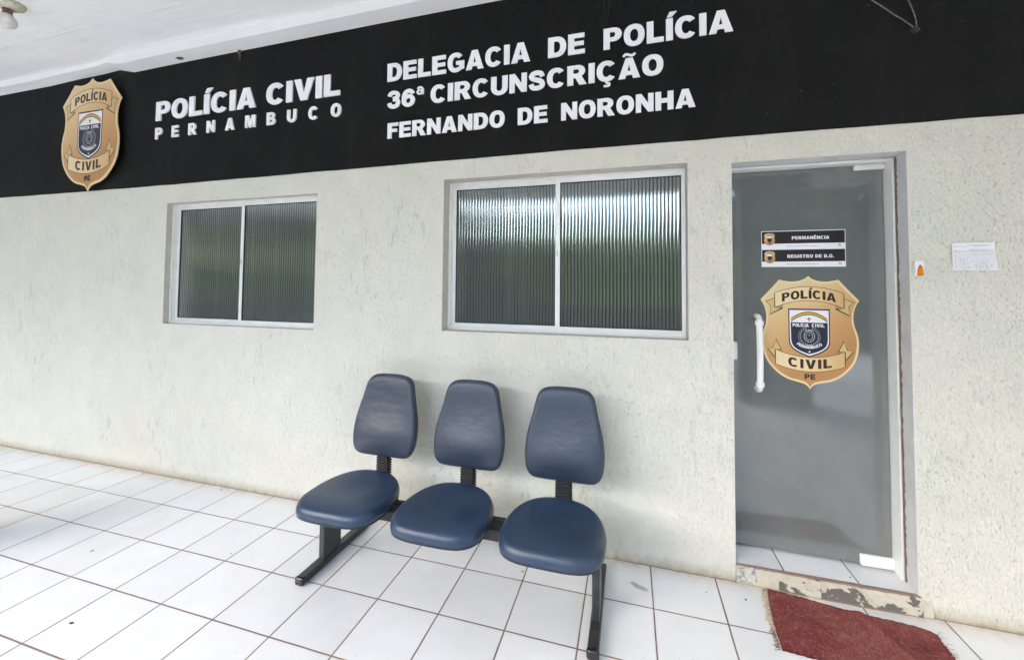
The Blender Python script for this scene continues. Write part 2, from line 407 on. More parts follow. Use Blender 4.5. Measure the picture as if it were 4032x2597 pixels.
# ------------------------------------------------------------------ heavy grotesque capitals drawn as outlines, cap height 1
def ring(cx, cz, rx, rz, ix, iz, e=2.25): return [ell(cx, cz, rx, rz, 0, 354, 40, e), ell(cx, cz, ix, iz, 0, 354, 30, e)]
def C_(): return ell(.42, .5, .42, .515, 38, 322, 36, 2.2) + ell(.42, .5, .165, .305, 318, 42, 28, 2.2)
A_ = [[(0, 0), (.30, 1), (.59, 1), (.89, 0), (.60, 0), (.555, .17), (.325, .17), (.28, 0)], [(.375, .36), (.505, .36), (.44, .71)]]
E_ = [(0, 0), (0, 1), (.72, 1), (.72, .79), (.27, .79), (.27, .61), (.69, .61), (.69, .41), (.27, .41), (.27, .21), (.74, .21), (.74, 0)]
GL = {
 'A': (.89, [A_]), 'I': (.27, [[[(0, 0), (0, 1), (.27, 1), (.27, 0)]]]), 'E': (.74, [[E_]]),
 'L': (.68, [[[(0, 0), (0, 1), (.27, 1), (.27, .22), (.68, .22), (.68, 0)]]]),
 'F': (.69, [[[(0, 0), (0, 1), (.69, 1), (.69, .79), (.27, .79), (.27, .61), (.62, .61), (.62, .41), (.27, .41), (.27, 0)]]]),
 'H': (.83, [[[(0, 0), (0, 1), (.27, 1), (.27, .63), (.56, .63), (.56, 1), (.83, 1), (.83, 0), (.56, 0), (.56, .4), (.27, .4), (.27, 0)]]]),
 'N': (.83, [[[(0, 0), (0, 1), (.26, 1), (.58, .47), (.58, 1), (.83, 1), (.83, 0), (.58, 0), (.25, .54), (.25, 0)]]]),
 'M': (.97, [[[(0, 0), (0, 1), (.35, 1), (.485, .42), (.62, 1), (.97, 1), (.97, 0), (.74, 0), (.74, .72), (.58, 0), (.39, 0), (.23, .72), (.23, 0)]]]),
 'T': (.78, [[[(0, 1), (.78, 1), (.78, .77), (.525, .77), (.525, 0), (.255, 0), (.255, .77), (0, .77)]]]),
 'V': (.87, [[[(0, 1), (.29, 1), (.435, .33), (.58, 1), (.87, 1), (.58, 0), (.29, 0)]]]),
 'O': (.85, [ring(.425, .5, .425, .515, .165, .30)]),
 'C': (.84, [[C_()]]),
 'G': (.87, [[ell(.42, .5, .42, .515, 40, 312, 34, 2.2) + [(.86, .14), (.86, .56), (.44, .56), (.44, .37), (.60, .37), (.60, .24)] + ell(.42, .5, .165, .305, 290, 42, 24, 2.2)]]),
 'D': (.82, [[[(0, 0), (0, 1)] + ell(.36, .5, .46, .5, 90, -90, 20, 2.2), [(.27, .21), (.27, .79)] + ell(.35, .5, .20, .29, 90, -90, 14, 2.2)]]),
 'P': (.77, [[[(0, 0), (0, 1)] + ell(.44, .68, .33, .32, 90, -90, 14) + [(.27, .36), (.27, 0)], [(.27, .55), (.27, .81)] + ell(.40, .68, .10, .13, 90, -90, 10)]]),
 'R': (.85, [[[(0, 0), (0, 1)] + ell(.46, .705, .33, .295, 90, -60, 14) + [(.85, 0), (.53, 0), (.36, .36), (.27, .38), (.27, 0)], [(.27, .575), (.27, .81)] + ell(.42, .692, .10, .118, 90, -90, 10)]]),
 'B': (.80, [[[(0, 0), (0, 1)] + ell(.44, .75, .31, .25, 90, -48, 12) + ell(.46, .29, .34, .29, 56, -90, 14), [(.27, .60), (.27, .81)] + ell(.40, .705, .10, .105, 90, -90, 8), [(.27, .20), (.27, .42)] + ell(.42, .31, .11, .11, 90, -90, 8)]]),
 'U': (.82, [[[(0, 1)] + ell(.41, .38, .41, .395, 180, 360, 20) + [(.82, 1), (.55, 1)] + ell(.41, .38, .14, .18, 360, 180, 14) + [(.27, 1)]]]),
 'S': (.77, [[stroke_loop(cat([(.64, .69), (.57, .85), (.39, .905), (.20, .85), (.135, .715), (.22, .60), (.40, .52), (.58, .43), (.645, .29), (.58, .15), (.39, .095), (.19, .15), (.115, .32)], 5), .235)]]),
 '3': (.70, [[stroke_loop(cat([(.11, .71), (.18, .86), (.35, .905), (.53, .84), (.57, .71), (.48, .58), (.30, .55)], 5), .215)], [stroke_loop(cat([(.30, .51), (.50, .50), (.585, .34), (.54, .16), (.35, .095), (.16, .15), (.10, .31)], 5), .225)]]),
 '6': (.73, [ring(.37, .34, .36, .355, .12, .15, 2.1), [stroke_loop(cat([(.12, .36), (.13, .62), (.22, .82), (.39, .90), (.55, .83), (.61, .72)], 5), .215)]]),
 'ª': (.42, [ring(.17, .74, .17, .14, .07, .06), [[(.26, .60), (.26, .92), (.39, .92), (.39, .60)]], [stroke_loop(cat([(.06, .92), (.13, 1.0), (.24, 1.0), (.325, .92)], 4), .10)]]),
 '.': (.26, [[[(0, 0), (0, .25), (.26, .25), (.26, 0)]]]), ' ': (.36, []), '-': (.4, [])}
ACUTE = [(.04, 1.07), (.14, 1.30), (.42, 1.30), (.22, 1.07)]
GL['Í'] = (.27, GL['I'][1] + [[ACUTE]])
GL['Ê'] = (.74, GL['E'][1] + [[[(.12, 1.06), (.27, 1.28), (.47, 1.28), (.62, 1.06), (.45, 1.06), (.37, 1.16), (.29, 1.06)]]])
GL['Ã'] = (.89, GL['A'][1] + [[stroke_loop(cat([(.20, 1.10), (.30, 1.20), (.44, 1.16), (.58, 1.12), (.69, 1.22)], 5), .10)]])
GL['Ç'] = (.84, GL['C'][1] + [[stroke_loop(cat([(.42, .02), (.42, -.08), (.54, -.14), (.50, -.24), (.30, -.24)], 4), .095)]])
def layout(text, x0, x1, h, gap=.07):
    """widths are scaled and letters spaced so the word runs from x0 to x1"""
    nat = sum(GL[c][0] for c in text); tot = nat + gap * (len(text) - 1)
    sx = (x1 - x0) / tot; return sx, [(c, x0 + sx * (sum(GL[d][0] for d in text[:i]) + gap * i)) for i, c in enumerate(text)]
def wordshape(g, text, x0, x1, z0, h, yf, yb=None, gap=.07, warp=None, mi=0, wide=None, tilt=None):
    if wide:
        nat = sum(GL[c][0] for c in text) * h * wide; gap = (x1 - x0 - nat) / (len(text) - 1) / (h * wide)
    sx, L = layout(text, x0, x1, h, gap)
    for c, x in L:
        for i, poly in enumerate(GL[c][1]):
            lp = [[(x + a * sx, z0 + b * h) for a, b in loop] for loop in poly]
            if warp: lp = [[warp(*q) for q in loop] for loop in lp]
            g.shape(lp, yf - .0002 * i, yb, mi)
    return g

# ================================================================== SETTING
XL, XR, YF = -15.0, 9.5, -4.6
g = G(); g.add([(XL, YF, 0), (XR, YF, 0), (XR, 0, 0), (XL, 0, 0)], [(0, 1, 2, 3)]); fl = g.build('floor', TILE); tag(fl, kind='structure')
g = G(); g.box(XL - .1, XR + .1, YF - .12, YF, -.35, -.002); tag(g.build('kerb', simple('kerb_concrete', (.42, .41, .38), .9)), kind='structure')
g = G(); g.add([(-140, -140, -.30), (140, -140, -.30), (140, YF - .12, -.30), (-140, YF - .12, -.30)], [(0, 1, 2, 3)])
k = N('grass_ground'); k.set(k.ramp(k.noise(1.5, 7, .7), [(.3, (.05, .09, .025)), (.7, (.11, .16, .05))]), .95)
tag(g.build('ground', k.m), kind='structure')
g = G(); g.add([(-30, -11.5, -.295), (30, -11.5, -.295), (30, YF - .125, -.295), (-30, YF - .125, -.295)], [(0, 1, 2, 3)])
k = N('pale_concrete_yard'); k.set(k.ramp(k.noise(2, 7, .7), [(.3, (.58, .57, .53)), (.7, (.68, .67, .62))]), .9)
tag(g.build('pavement', k.m), kind='structure')

# ------------------------------------------------------------------ the building
bld = thing('police_station', (0, 0, 0), 'single storey police station with cream rough plaster wall under a black painted band', 'building')
ZC = 3.56
def wall_holes(g, x0, x1, z0, z1, holes, y=0, th=.22):
    """front face with rectangular openings plus their reveals; hole = (x0,x1,z0,z1,material slot)"""
    xs = sorted({x0, x1} | {h[0] for h in holes} | {h[1] for h in holes}); zs = sorted({z0, z1} | {h[2] for h in holes} | {h[3] for h in holes})
    for a, b in zip(xs, xs[1:]):
        for c, d in zip(zs, zs[1:]):
            if any(h[0] <= a and b <= h[1] and h[2] <= c and d <= h[3] for h in holes): continue
            g.add([(a, y, c), (b, y, c), (b, y, d), (a, y, d)], [(0, 1, 2, 3)])
            g.add([(a, y + th, c), (b, y + th, c), (b, y + th, d), (a, y + th, d)], [(3, 2, 1, 0)])
    for a, b, c, d, mi in holes:
        e = y + th
        g.add([(a, y, c), (a, e, c), (a, e, d), (a, y, d)], [(0, 1, 2, 3)], mi); g.add([(b, y, c), (b, e, c), (b, e, d), (b, y, d)], [(3, 2, 1, 0)], mi)
        g.add([(a, y, d), (a, e, d), (b, e, d), (b, y, d)], [(0, 1, 2, 3)], mi); g.add([(a, y, c), (a, e, c), (b, e, c), (b, y, c)], [(3, 2, 1, 0)], mi)
BW = (1.018, 2.556, 1.286, 2.309); SW = (-1.567, -.024, 1.251, 2.274); DR = (2.786, 3.588, 0.0, 2.292)
g = G(); wall_holes(g, XL, XR, 0, 3.6, [BW + (1,), SW + (1,), DR + (2,)])
g.build('wall', PLASTER, bld, mats=[PLASTER, WREVEAL, REVEAL])
# black painted band, lower edge slightly uneven
g = G(); n = 160; top = []; bot = []
for i in range(n + 1):
    x = XL + (XR - XL) * i / n
    bot.append((x, 2.4365 + random.uniform(-.0022, .0022) + .004 * math.sin(x * 1.1)))
    top.append((x, 3.60))
for i in range(n):
    g.add([(bot[i][0], -.003, bot[i][1]), (bot[i + 1][0], -.003, bot[i + 1][1]), (top[i + 1][0], -.003, 3.60), (top[i][0], -.003, 3.60)], [(0, 1, 2, 3)])
    g.add([(bot[i][0], -.003, bot[i][1]), (bot[i + 1][0], -.003, bot[i + 1][1]), (bot[i + 1][0], 0, bot[i + 1][1]), (bot[i][0], 0, bot[i][1])], [(3, 2, 1, 0)])
g.build('painted_band', BLACK, bld)
# ceiling slab and the shallow beam along the wall (its underside steps down where the badge ends)
g = G(); g.add([(XL, YF - .5, ZC), (XR, YF - .5, ZC), (XR, 0, ZC), (XL, 0, ZC)], [(3, 2, 1, 0)])
g.add([(XL, YF - .5, ZC + .2), (XR, YF - .5, ZC + .2), (XR, 6, ZC + .2), (XL, 6, ZC + .2)], [(0, 1, 2, 3)])
g.add([(XL, YF - .5, ZC), (XR, YF - .5, ZC), (XR, YF - .5, ZC + .2), (XL, YF - .5, ZC + .2)], [(0, 1, 2, 3)])
g.build('ceiling', CEIL, bld)
def zb_(x):   # underside of the shallow beam against the wall
    pts = [(XL, 3.500), (-4.0, 3.503), (-3.2, 3.500), (-2.75, 3.512), (-2.45, 3.514), (-2.22, 3.523), (-2.03, 3.476), (-1.4, 3.482), (.5, 3.488), (1.5, 3.487), (XR, 3.487)]
    for (a, b), (c, d) in zip(pts, pts[1:]):
        if x <= c: return b + (d - b) * (x - a) / (c - a)
    return pts[-1][1]
xs = sorted({XL + i * .1 for i in range(246)} | {-2.22, -2.03, -2.75, -2.45}); g = G()
for a, b in zip(xs, xs[1:]):
    def dd(x): return .135 if x > -1.9 else (.10 if x < -2.35 else .10 + .035 * (x + 2.35) / .45)
    za, zb2 = zb_(a), zb_(b)
    def zf(x, z): return z + (.004 if x > -2.0 else .012)
    g.add([(a, -.0035, za), (b, -.0035, zb2), (b, -dd(b), zf(b, zb2)), (a, -dd(a), zf(a, za))], [(3, 2, 1, 0)])
    g.add([(a, -dd(a), zf(a, za)), (b, -dd(b), zf(b, zb2)), (b, -dd(b) - .012, ZC + .001), (a, -dd(a) - .012, ZC + .001)], [(0, 1, 2, 3)])
g.build('ceiling_beam', CEIL, bld)
# front edge beam, pillars, side wall of the porch (behind the photographer, seen in the glass)
PIL = simple('grey_pillar_paint', (.075, .08, .08), .6)
g = G(); g.box(XL, XR, YF - .06, YF + .16, 3.22, ZC); g.build('front_beam', simple('beam_paint', (.62, .62, .60), .7), bld)
g = G(); g.box(3.75, 4.6, -3.9, -3.55, 0, 3.558, 0, .01); g.build('pillar', PIL, bld)
g = G(); g.box(-7.4, -7.1, YF + .2, YF + .5, 0, 3.558, 0, .01); g.build('pillar', simple('pale_pillar_paint', (.62, .60, .54), .7), bld)
g = G(); g.box(XR, XR + .15, YF, 0, 0, 3.6); g.build('side_wall', PLASTER, bld)
# dim room behind the glass
RW = simple('room_wall_paint', (.50, .50, .47), .8); g = G()
g.add([(-7, .222, .09), (7, .222, .09), (7, 5, .09), (-7, 5, .09)], [(0, 1, 2, 3)])
g.build('room_floor', simple('room_tile', (.50, .50, .50), .3), bld)
g = G(); g.add([(-7, 4.2, .09), (7, 4.2, .09), (7, 4.2, 3.2), (-7, 4.2, 3.2)], [(0, 1, 2, 3)])
g.add([(-7, .222, 3.2), (7, .222, 3.2), (7, 4.2, 3.2), (-7, 4.2, 3.2)], [(3, 2, 1, 0)])
for x in (-7, 2.62, 7): g.box(x - .05, x + .05, .222, 4.2, .09, 3.2)
g.build('room_wall', RW, bld)
# door step with tiled top and chipped painted riser
g = G(); g.add([(DR[0], .0, .0965), (DR[1], .0, .0965), (DR[1], .222, .0965), (DR[0], .222, .0965)], [(0, 1, 2, 3)])
stp = g.build('door_step', STEPTILE, bld)
g = G(); n = 40
for i in range(n):
    a = DR[0] + (3.640 - DR[0]) * i / n; b = DR[0] + (3.640 - DR[0]) * (i + 1) / n
    def yy(x): return -.004 - .010 * max(0, math.sin((x - 2.78) * 3.6)) - (.004 if x > 3.3 else 0)
    def zt(x): return .0985 if x < 3.59 else .0985 - .9 * (x - 3.59)
    g.add([(a, yy(a) - .006, 0), (b, yy(b) - .006, 0), (b, yy(b), zt(b)), (a, yy(a), zt(a))], [(0, 1, 2, 3)])
    g.add([(a, yy(a), zt(a)), (b, yy(b), zt(b)), (b, .004, zt(b)), (a, .004, zt(a))], [(0, 1, 2, 3)])
g.build('riser', STEPP, stp, smooth=False)

# ------------------------------------------------------------------ windows
def ringbox(g, x0, x1, z0, z1, wl, wr, wb, wt, y0, y1, bev=.0015):
    g.box(x0, x0 + wl, y0, y1, z0, z1, 0, bev); g.box(x1 - wr, x1, y0, y1, z0, z1, 0, bev)
    g.box(x0 + wl, x1 - wr, y0 + .0007, y1, z0, z0 + wb, 0, bev); g.box(x0 + wl, x1 - wr, y0 + .0007, y1, z1 - wt, z1, 0, bev)
def fluted(x0, x1, z0, z1, y, mat, parent, nr=34, seed=0):
    rnd = random.Random(seed); v = []; f = []; seg = 8; zs = [z0 + (z1 - z0) * i / 10 for i in range(11)]
    nx = nr * seg; mi = []; gr = [rnd.random() < .86 for _ in range(nr + 1)]; rnd_ = lambda q: gr[q]
    for z in zs:
        for i in range(nx + 1):
            t = (i / seg) % 1.0; x = x0 + (x1 - x0) * i / nx
            bulge = -.0013 * (1 - (2 * t - 1) ** 2)
            v.append((x, y + bulge + .0004 * math.sin(x * 4 + z * 2 + seed), z))
    for r_ in range(10):
        for i in range(nx):
            a = r_ * (nx + 1) + i; f.append((a, a + 1, a + nx + 2, a + nx + 1)); mi.append(1 if i % seg in (0, seg - 1) and rnd_(i // seg) else 0)
    me_o = obj('pane', v, f, mat, parent, True, mi, [mat, GROOVE_SHADE]); return me_o
def window(bx, yf, label, seed):
    x0, x1, z0, z1 = bx
    wn = thing('window', (x0, yf, z0), label, 'window'); 
    e = .0015
    g = G(); ringbox(g, x0 + e, x1 - e, z0 + e, z1 - e, .016, .016, .018, .016, yf, yf + .075)
    g.box(x0 + .02, x1 - .02, yf + .034, yf + .037, z0 + .018, z0 + .026); g.box(x0 + .02, x1 - .02, yf + .034, yf + .037, z1 - .026, z1 - .016)
    g.build('frame', ALU, wn)
    mid = (x0 + x1) / 2 - .002
    for nm, a, b, yy_, wl, wr in (('left', x0 + .017, mid + .012, yf + .040, .022, .030), ('right', mid - .015, x1 - .0165, yf + .010, .030, .007)):
        c, d = z0 + .017, z1 - .0165
        g = G(); ringbox(g, a, b, c, d, wl, wr, .028, .028, yy_, yy_ + .022)
        s_ = g.build('sash', ALU, wn)
        a2, b2, c2, d2 = a + wl, b - wr, c + .028, d - .028
        g = G(); ringbox(g, a2 - .001, b2 + .001, c2 - .001, d2 + .001, .0045, .0045, .0055, .0055, yy_ + .004, yy_ + .016, 0)
        g.build('gasket', GASKET, s_)
        fluted(a2 + .002, b2 - .002, c2 + .002, d2 - .002, yy_ + .012, FLUTE, s_, 33, seed + (0 if nm == 'left' else 5))
    g = G(); g.box(mid - .0065, mid + .0015 - .0005, yf + .004, yf + .0098, z0 + .50, z0 + .535, 0, .001); g.build('latch', ALUD, wn)
    return wn
window(BW, .085, 'two sash fluted glass sliding window above the bench, nearest the glass door', 1)
window(SW, .045, 'dark green fluted glass sliding window to the left of the blue bench under the plain white lettering', 9)
# ------------------------------------------------------------------ glass door
door = thing('glass_door', (3.19, .18, .105), 'smoked frameless glass door with white pull handle and gold shield sticker', 'door')
g = G(); x0, x1, z0, z1 = 2.792, 3.572, .112, 2.272
g.add([(x0, .175, z0), (x1, .175, z0), (x1, .175, z1), (x0, .175, z1)], [(0, 1, 2, 3)], 0)
g.add([(x0, .185, z0), (x1, .185, z0), (x1, .185, z1), (x0, .185, z1)], [(3, 2, 1, 0)], 0)
g.add([(x1, .175, z0), (x1, .185, z0), (x1, .185, z1), (x1, .175, z1)], [(0, 1, 2, 3)], 1)
g.add([(x0, .175, z0), (x0, .185, z0), (x1, .185, z0), (x1, .175, z0)], [(3, 2, 1, 0)], 1)
g.add([(x0, .175, z1), (x0, .185, z1), (x1, .185, z1), (x1, .175, z1)], [(0, 1, 2, 3)], 1)
g.build('glass_leaf', DOORGL, door, mats=[DOORGL, GLEDGE])
g = G(); g.box(3.5765, 3.5868, .098, .195, .097, 2.289, 0, .002); g.box(DR[0] + .001, 3.576, .105, .20, 2.2765, 2.2895, 0, .002)
g.build('jamb', ALU, door)
g = G(); n = 120; prev = None
for i in range(n + 1):      # crumbling mortar line between jamb and reveal
    z = .099 + (2.286 - .099) * i / n; a = .081 + random.uniform(-.005, .005); b = .0975 + random.uniform(-.002, .001); xx = 3.5872 - random.uniform(.0, .005)
    if prev:
        pz, pa, pb, px = prev
        g.add([(3.5878, pa, pz), (3.5878, a, z), (xx, (a + b) / 2, z), (px, (pa + pb) / 2, pz)], [(0, 1, 2, 3)])
        g.add([(px, (pa + pb) / 2, pz), (xx, (a + b) / 2, z), (3.5868, b, z), (3.5868, pb, pz)], [(0, 1, 2, 3)])
    prev = (z, a, b, xx)
g.build('mortar_joint', JOINT, door)
for (a, b, c, d) in ((3.434, 3.575, 2.246, 2.2755), (3.425, 3.575, .1085, .166)):
    g = G(); g.box(a, b, .152, .1745, c, d, 0, .006, 3); g.box(a, b, .1855, .208, c, d, 0, .006, 3)
    h = g.build('hinge_plate', WHITEP, door, True)
    g = G()
    for xx in (a + .03, b - .03): g.lathe([(0, -.0002), (.006, -.0002), (.007, .0008), (.0075, .004)], (xx, .1519, (c + d) / 2), 14, 0, 'y')
    g.build('screw', ALU, h, True)
hx = 2.942; g = G(); n = 24; pts = []
for i in range(n + 1):
    t = i / n; pts.append((hx + .001 * math.sin(math.pi * t), .104 - .004 * math.sin(math.pi * t), 1.045 + (1.39 - 1.045) * t))
g.tube(pts, .0165, 18); hd = g.build('handle', WHITEP, door, True)
for zc, s_ in ((1.045, -1), (1.39, 1)):
    g = G(); g.tube([(hx, .1035, zc - .012), (hx, .1035, zc + .012)], .0220, 20); g.build('collar', WHITEP, hd)
    g = G(); P = [(hx, .1035, zc + s_ * .012)]
    for j in range(8):
        a = R(90 * j / 7); P.append((hx, .1035 + .034 * (1 - math.cos(a)), zc + s_ * (.014 + .022 * math.sin(a))))
    P.append((hx, .1745, zc + s_ * .036)); g.tube(P, .0155, 16); g.build('elbow', WHITEP, hd, True)
g = G(); g.box(2.7925, 2.842, .158, .1745, 1.168, 1.273, 0, .007, 3); g.build('lock_plate', WHITEP, door, True)
g = G(); g.tube([(hx - .012, .245, 1.05), (hx - .012, .25, 1.2), (hx - .012, .245, 1.385)], .0145, 16); g.tube([(hx - .012, .186, 1.03), (hx - .012, .245, 1.03)], .0135, 12); g.tube([(hx - .012, .186, 1.405), (hx - .012, .245, 1.405)], .0135, 12)
g.build('inner_handle', WHITEP, door, True)

# ------------------------------------------------------------------ badge (door sticker and raised wall sign)
OUT_R = [(0, 308), (20, 291), (50, 280), (84, 277), (114, 281), (142, 287), (160, 265), (193, 224), (235, 175), (220, 147), (210, 113), (207, 80), (211, 38), (222, 2), (229, -36), (229, -76), (222, -122), (207, -165), (178, -207), (141, -242), (100, -265), (58, -276), (25, -286), (8, -300), (0, -314)]
def smooth_half():
    a = cat(OUT_R[0:6], 4); b = cat([OUT_R[5], OUT_R[6], OUT_R[7], OUT_R[8]], 3); c = cat(OUT_R[8:], 4)
    return a[:-1] + b[:-1] + c
def sym(P): return list(P) + [(-x, z) for x, z in reversed(P) if abs(x) > .01]
def badge(name, cx, cz, sc_, y0, thick, label, lod=2):
    t = thing(name, (cx, y0, cz), label, 'emblem sign')
    T = lambda P: [(cx + x * sc_ * .001, cz + z * sc_ * .001) for x, z in P]
    e = max(.0005, .00045 * sc_); yf = y0 - thick; L = lambda i: yf - e * i
    outl = sym(smooth_half())
    g = G(); g.shape([T(outl)], yf, y0, 0, 0); plate = g.build('plate', RIMG, t)
    if thick > .002:
        g = G(); g.box(cx - .12, cx + .12, y0, -.004, cz - .2, cz + .2); g.build('spacer', BLKP, plate)
    inn = [(x * .955, (z + 3) * .958 - 3) for x, z in outl]
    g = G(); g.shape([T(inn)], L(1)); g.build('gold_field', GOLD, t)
    q = .012 * 0 + .0045 * sc_
    # upper ribbon
    def top_(x): return 249 - .00135 * x * x
    def bot_(x): return 172 - .00150 * x * x
    xs_ = [-165 + 330 * i / 20 for i in range(21)]
    rib = [(x, top_(x)) for x in xs_] + [(x, bot_(x)) for x in reversed(xs_)]
    rb2 = [(x, -140 + .00138 * x * x) for x in xs_] + [(x, -218 + .00128 * x * x) for x in reversed(xs_)]
    for nm, main, tail, fold in (('upper_ribbon', rib, [(165, 184), (209, 165), (186, 141), (190, 92), (127, 128), (150, 131), (165, 133)], [(165, 132), (127, 150), (127, 127)]),
                                 ('lower_ribbon', rb2, [(135, -102), (161, -46), (176, -92), (203, -100), (169, -146), (165, -106), (137, -116)], [(165, -102), (135, -101), (137, -118)])):
        r0 = None
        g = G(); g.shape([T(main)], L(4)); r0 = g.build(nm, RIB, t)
        for s_ in (-1, 1):
            g = G(); g.shape([T([(s_ * x, z) for x, z in tail])], L(2), None, 0); g.shape([T([(s_ * x, z) for x, z in fold])], L(3), None, 1)
            g.build('ribbon_tail', TAILG, r0, mats=[TAILG, FOLDG])
        g = G(); wd = 2.6 * sc_ * .001
        for s_ in (-1, 1):
            for P, k_ in ((tail, 3.3), (fold, 3.4)):
                g.closed_stroke(T([(s_ * x, z) for x, z in P]), wd, L(k_))
        g.closed_stroke(T(main), wd, L(4.6))
        g.build('outline', INK, r0)
    wpu = lambda x, z: (x, z - .00118 * ((x - cx) / sc_ * 1000) ** 2 * sc_ * .001)
    wpd = lambda x, z: (x, z + .00125 * ((x - cx) / sc_ * 1000) ** 2 * sc_ * .001)
    u = sc_ * .001
    g = G(); wordshape(g, 'POLÍCIA', cx - 129 * u, cx + 129 * u, cz + 183 * u, 46 * u, L(5), gap=.11, warp=wpu); g.build('lettering', INK, t); g = G()
    wordshape(g, 'CIVIL', cx - 103 * u, cx + 103 * u, cz - 202 * u, 50 * u, L(5), gap=.16, warp=wpd); g.build('lettering', INK, t); g = G()
    wordshape(g, 'PE', cx - 25 * u, cx + 25 * u, cz - 259 * u, 29 * u, L(5), gap=.12)
    g.build('lettering', INK, t)
    # inner shield
    def shp(s_, zt): 
        P = [(-99 * s_, zt), (99 * s_, zt)] + cat([(98 * s_, -40 * s_), (96 * s_, -66 * s_), (82 * s_, -93 * s_), (50 * s_, -117 * s_), (0, -139 * s_ + (s_ - 1) * 0)], 4)
        return P + [(-x, z) for x, z in reversed(P[2:-1])]
    g = G(); g.shape([T(shp(1, 127))], L(2)); sh_ = g.build('shield', NAVY, t)
    g = G(); g.shape([T(shp(.945, 119))], L(3)); g.build('shield_border', WPR, sh_)
    nv = [(-88, 51), (88, 51)] + cat([(87, -38), (84, -62), (72, -85), (42, -106), (0, -122)], 4); nv = nv + [(-x, z) for x, z in reversed(nv[2:-1])]
    g = G(); g.shape([T(nv)], L(4)); g.build('navy_field', NAVY, sh_)
    for i, (mt, nm) in enumerate(((RED, 'red_arc'), (YEL, 'yellow_arc'), (GRN, 'green_arc'))):
        P = [(x, 108 - 6.6 * i - .0051 * x * x) for x in [-86 + 172 * j / 24 for j in range(25)]]
        P = [(x, z - (0 if abs(x) < 80 else (abs(x) - 80) * .2)) for x, z in P]
        g = G(); g.shape([stroke_loop(T(P), 6.8 * u)], L(5 + .2 * i)); g.build(nm, mt, sh_)
    g = G(); g.shape([T([(-2.5, 58), (-2.5, 69), (-9, 69), (-9, 74), (-2.5, 74), (-2.5, 81), (2.5, 81), (2.5, 74), (9, 74), (9, 69), (2.5, 69), (2.5, 58)])], L(5)); g.build('cross', RED, sh_)
    g = G(); wordshape(g, 'POLÍCIA', cx - 79 * u, cx - 2 * u, cz + 27 * u, 18 * u, L(5), gap=.10); wordshape(g, 'CIVIL', cx + 12 * u, cx + 79 * u - 6 * u, cz + 27 * u, 18 * u, L(5), gap=.14); g.build('shield_lettering', WPR, sh_); g = G()
    # PERNAMBUCO bent along the foot of the shield
    txt = 'PERNAMBUCO'; Rr = 100
    nat = [GL[c][0] for c in txt]; tot = sum(nat) + .1 * 9; ang0 = -38.0; span = 76.0; accu = 0
    for c_, wd_ in zip(txt, nat):
        mid_ = (accu + wd_ / 2) / tot; a = R(ang0 + span * mid_); accu += wd_ + .1; hh_ = 15.0; sxx = span / 57.3 * Rr / tot
        for i, poly in enumerate(GL[c_][1]):
            lp = []
            for loop in poly:
                q_ = []
                for px, pz in loop:
                    lx = (px - wd_ / 2) * sxx; lz = pz * hh_
                    q_.append((Rr * math.sin(a) + lx * math.cos(a) - lz * math.sin(a), 8 - Rr * math.cos(a) * 1.0 + lx * math.sin(a) + lz * math.cos(a)))
                lp.append(T(q_))
            g.shape(lp, L(5) - .0001 * i)
    star = [((7 if i % 2 == 0 else 3) * math.sin(R(36 * i)), -109 + (7 if i % 2 == 0 else 3) * math.cos(R(36 * i))) for i in range(10)]
    g.build('shield_lettering', WPR, sh_); g = G(); g.shape([T(star)], L(5)); g.build('star', WPR, sh_)
    # grey coat of arms with wreath
    g = G()
    a, b = ell(0, -24, 27, 33, 0, 354, 30), ell(0, -24, 23, 29, 0, 354, 30); g.shape([T(a), T(b)], L(5))
    g.shape([T(ell(0, -24, 17, 22, 0, 354, 24)), T(ell(0, -24, 14, 19, 0, 354, 24))], L(5))
    rn = random.Random(3)
    for s_ in (-1, 1):
        for j in range(13):
            a = R(-80 + 145 * j / 12)
            for rr, ln in ((43, 9), (52, 8)):
                x, z = s_ * rr * math.cos(a) * .95, -26 + rr * math.sin(a) * .98; d = a + R(60)
                dx, dz = s_ * math.cos(d) * ln, math.sin(d) * ln; nx, nz = -dz * .3, dx * .3
                g.shape([T([(x, z), (x + dx * .5 + nx, z + dz * .5 + nz), (x + dx, z + dz), (x + dx * .5 - nx, z + dz * .5 - nz)])], L(5) - .00005)
    for a0 in range(0, 360, 45):
        g.shape([T([(6 * math.cos(R(a0)), -18 + 6 * math.sin(R(a0))), (2 * math.cos(R(a0 + 22)), -18 + 2 * math.sin(R(a0 + 22))), (0, -18), (2 * math.cos(R(a0 - 22)), -18 + 2 * math.sin(R(a0 - 22)))])], L(5.4))
    g.shape([T([(-22, 12), (-12, 8), (0, 14), (12, 8), (22, 12), (14, 3), (-14, 3)])], L(5.2)); g.shape([T([(-40, -76), (0, -70), (40, -76), (0, -80)])], L(5.2))
    g.build('coat_of_arms', SILV, sh_)
    return t
def area(P): return sum(P[i - 1][0] * P[i][1] - P[i][0] * P[i - 1][1] for i in range(len(P))) / 2
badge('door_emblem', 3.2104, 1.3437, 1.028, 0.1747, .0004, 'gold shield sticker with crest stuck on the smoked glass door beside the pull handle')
badge('wall_emblem', -2.492, 2.944, 1.672, -.046, .008, 'raised gold shield plaque with crest on the black band, left of all the white lettering')

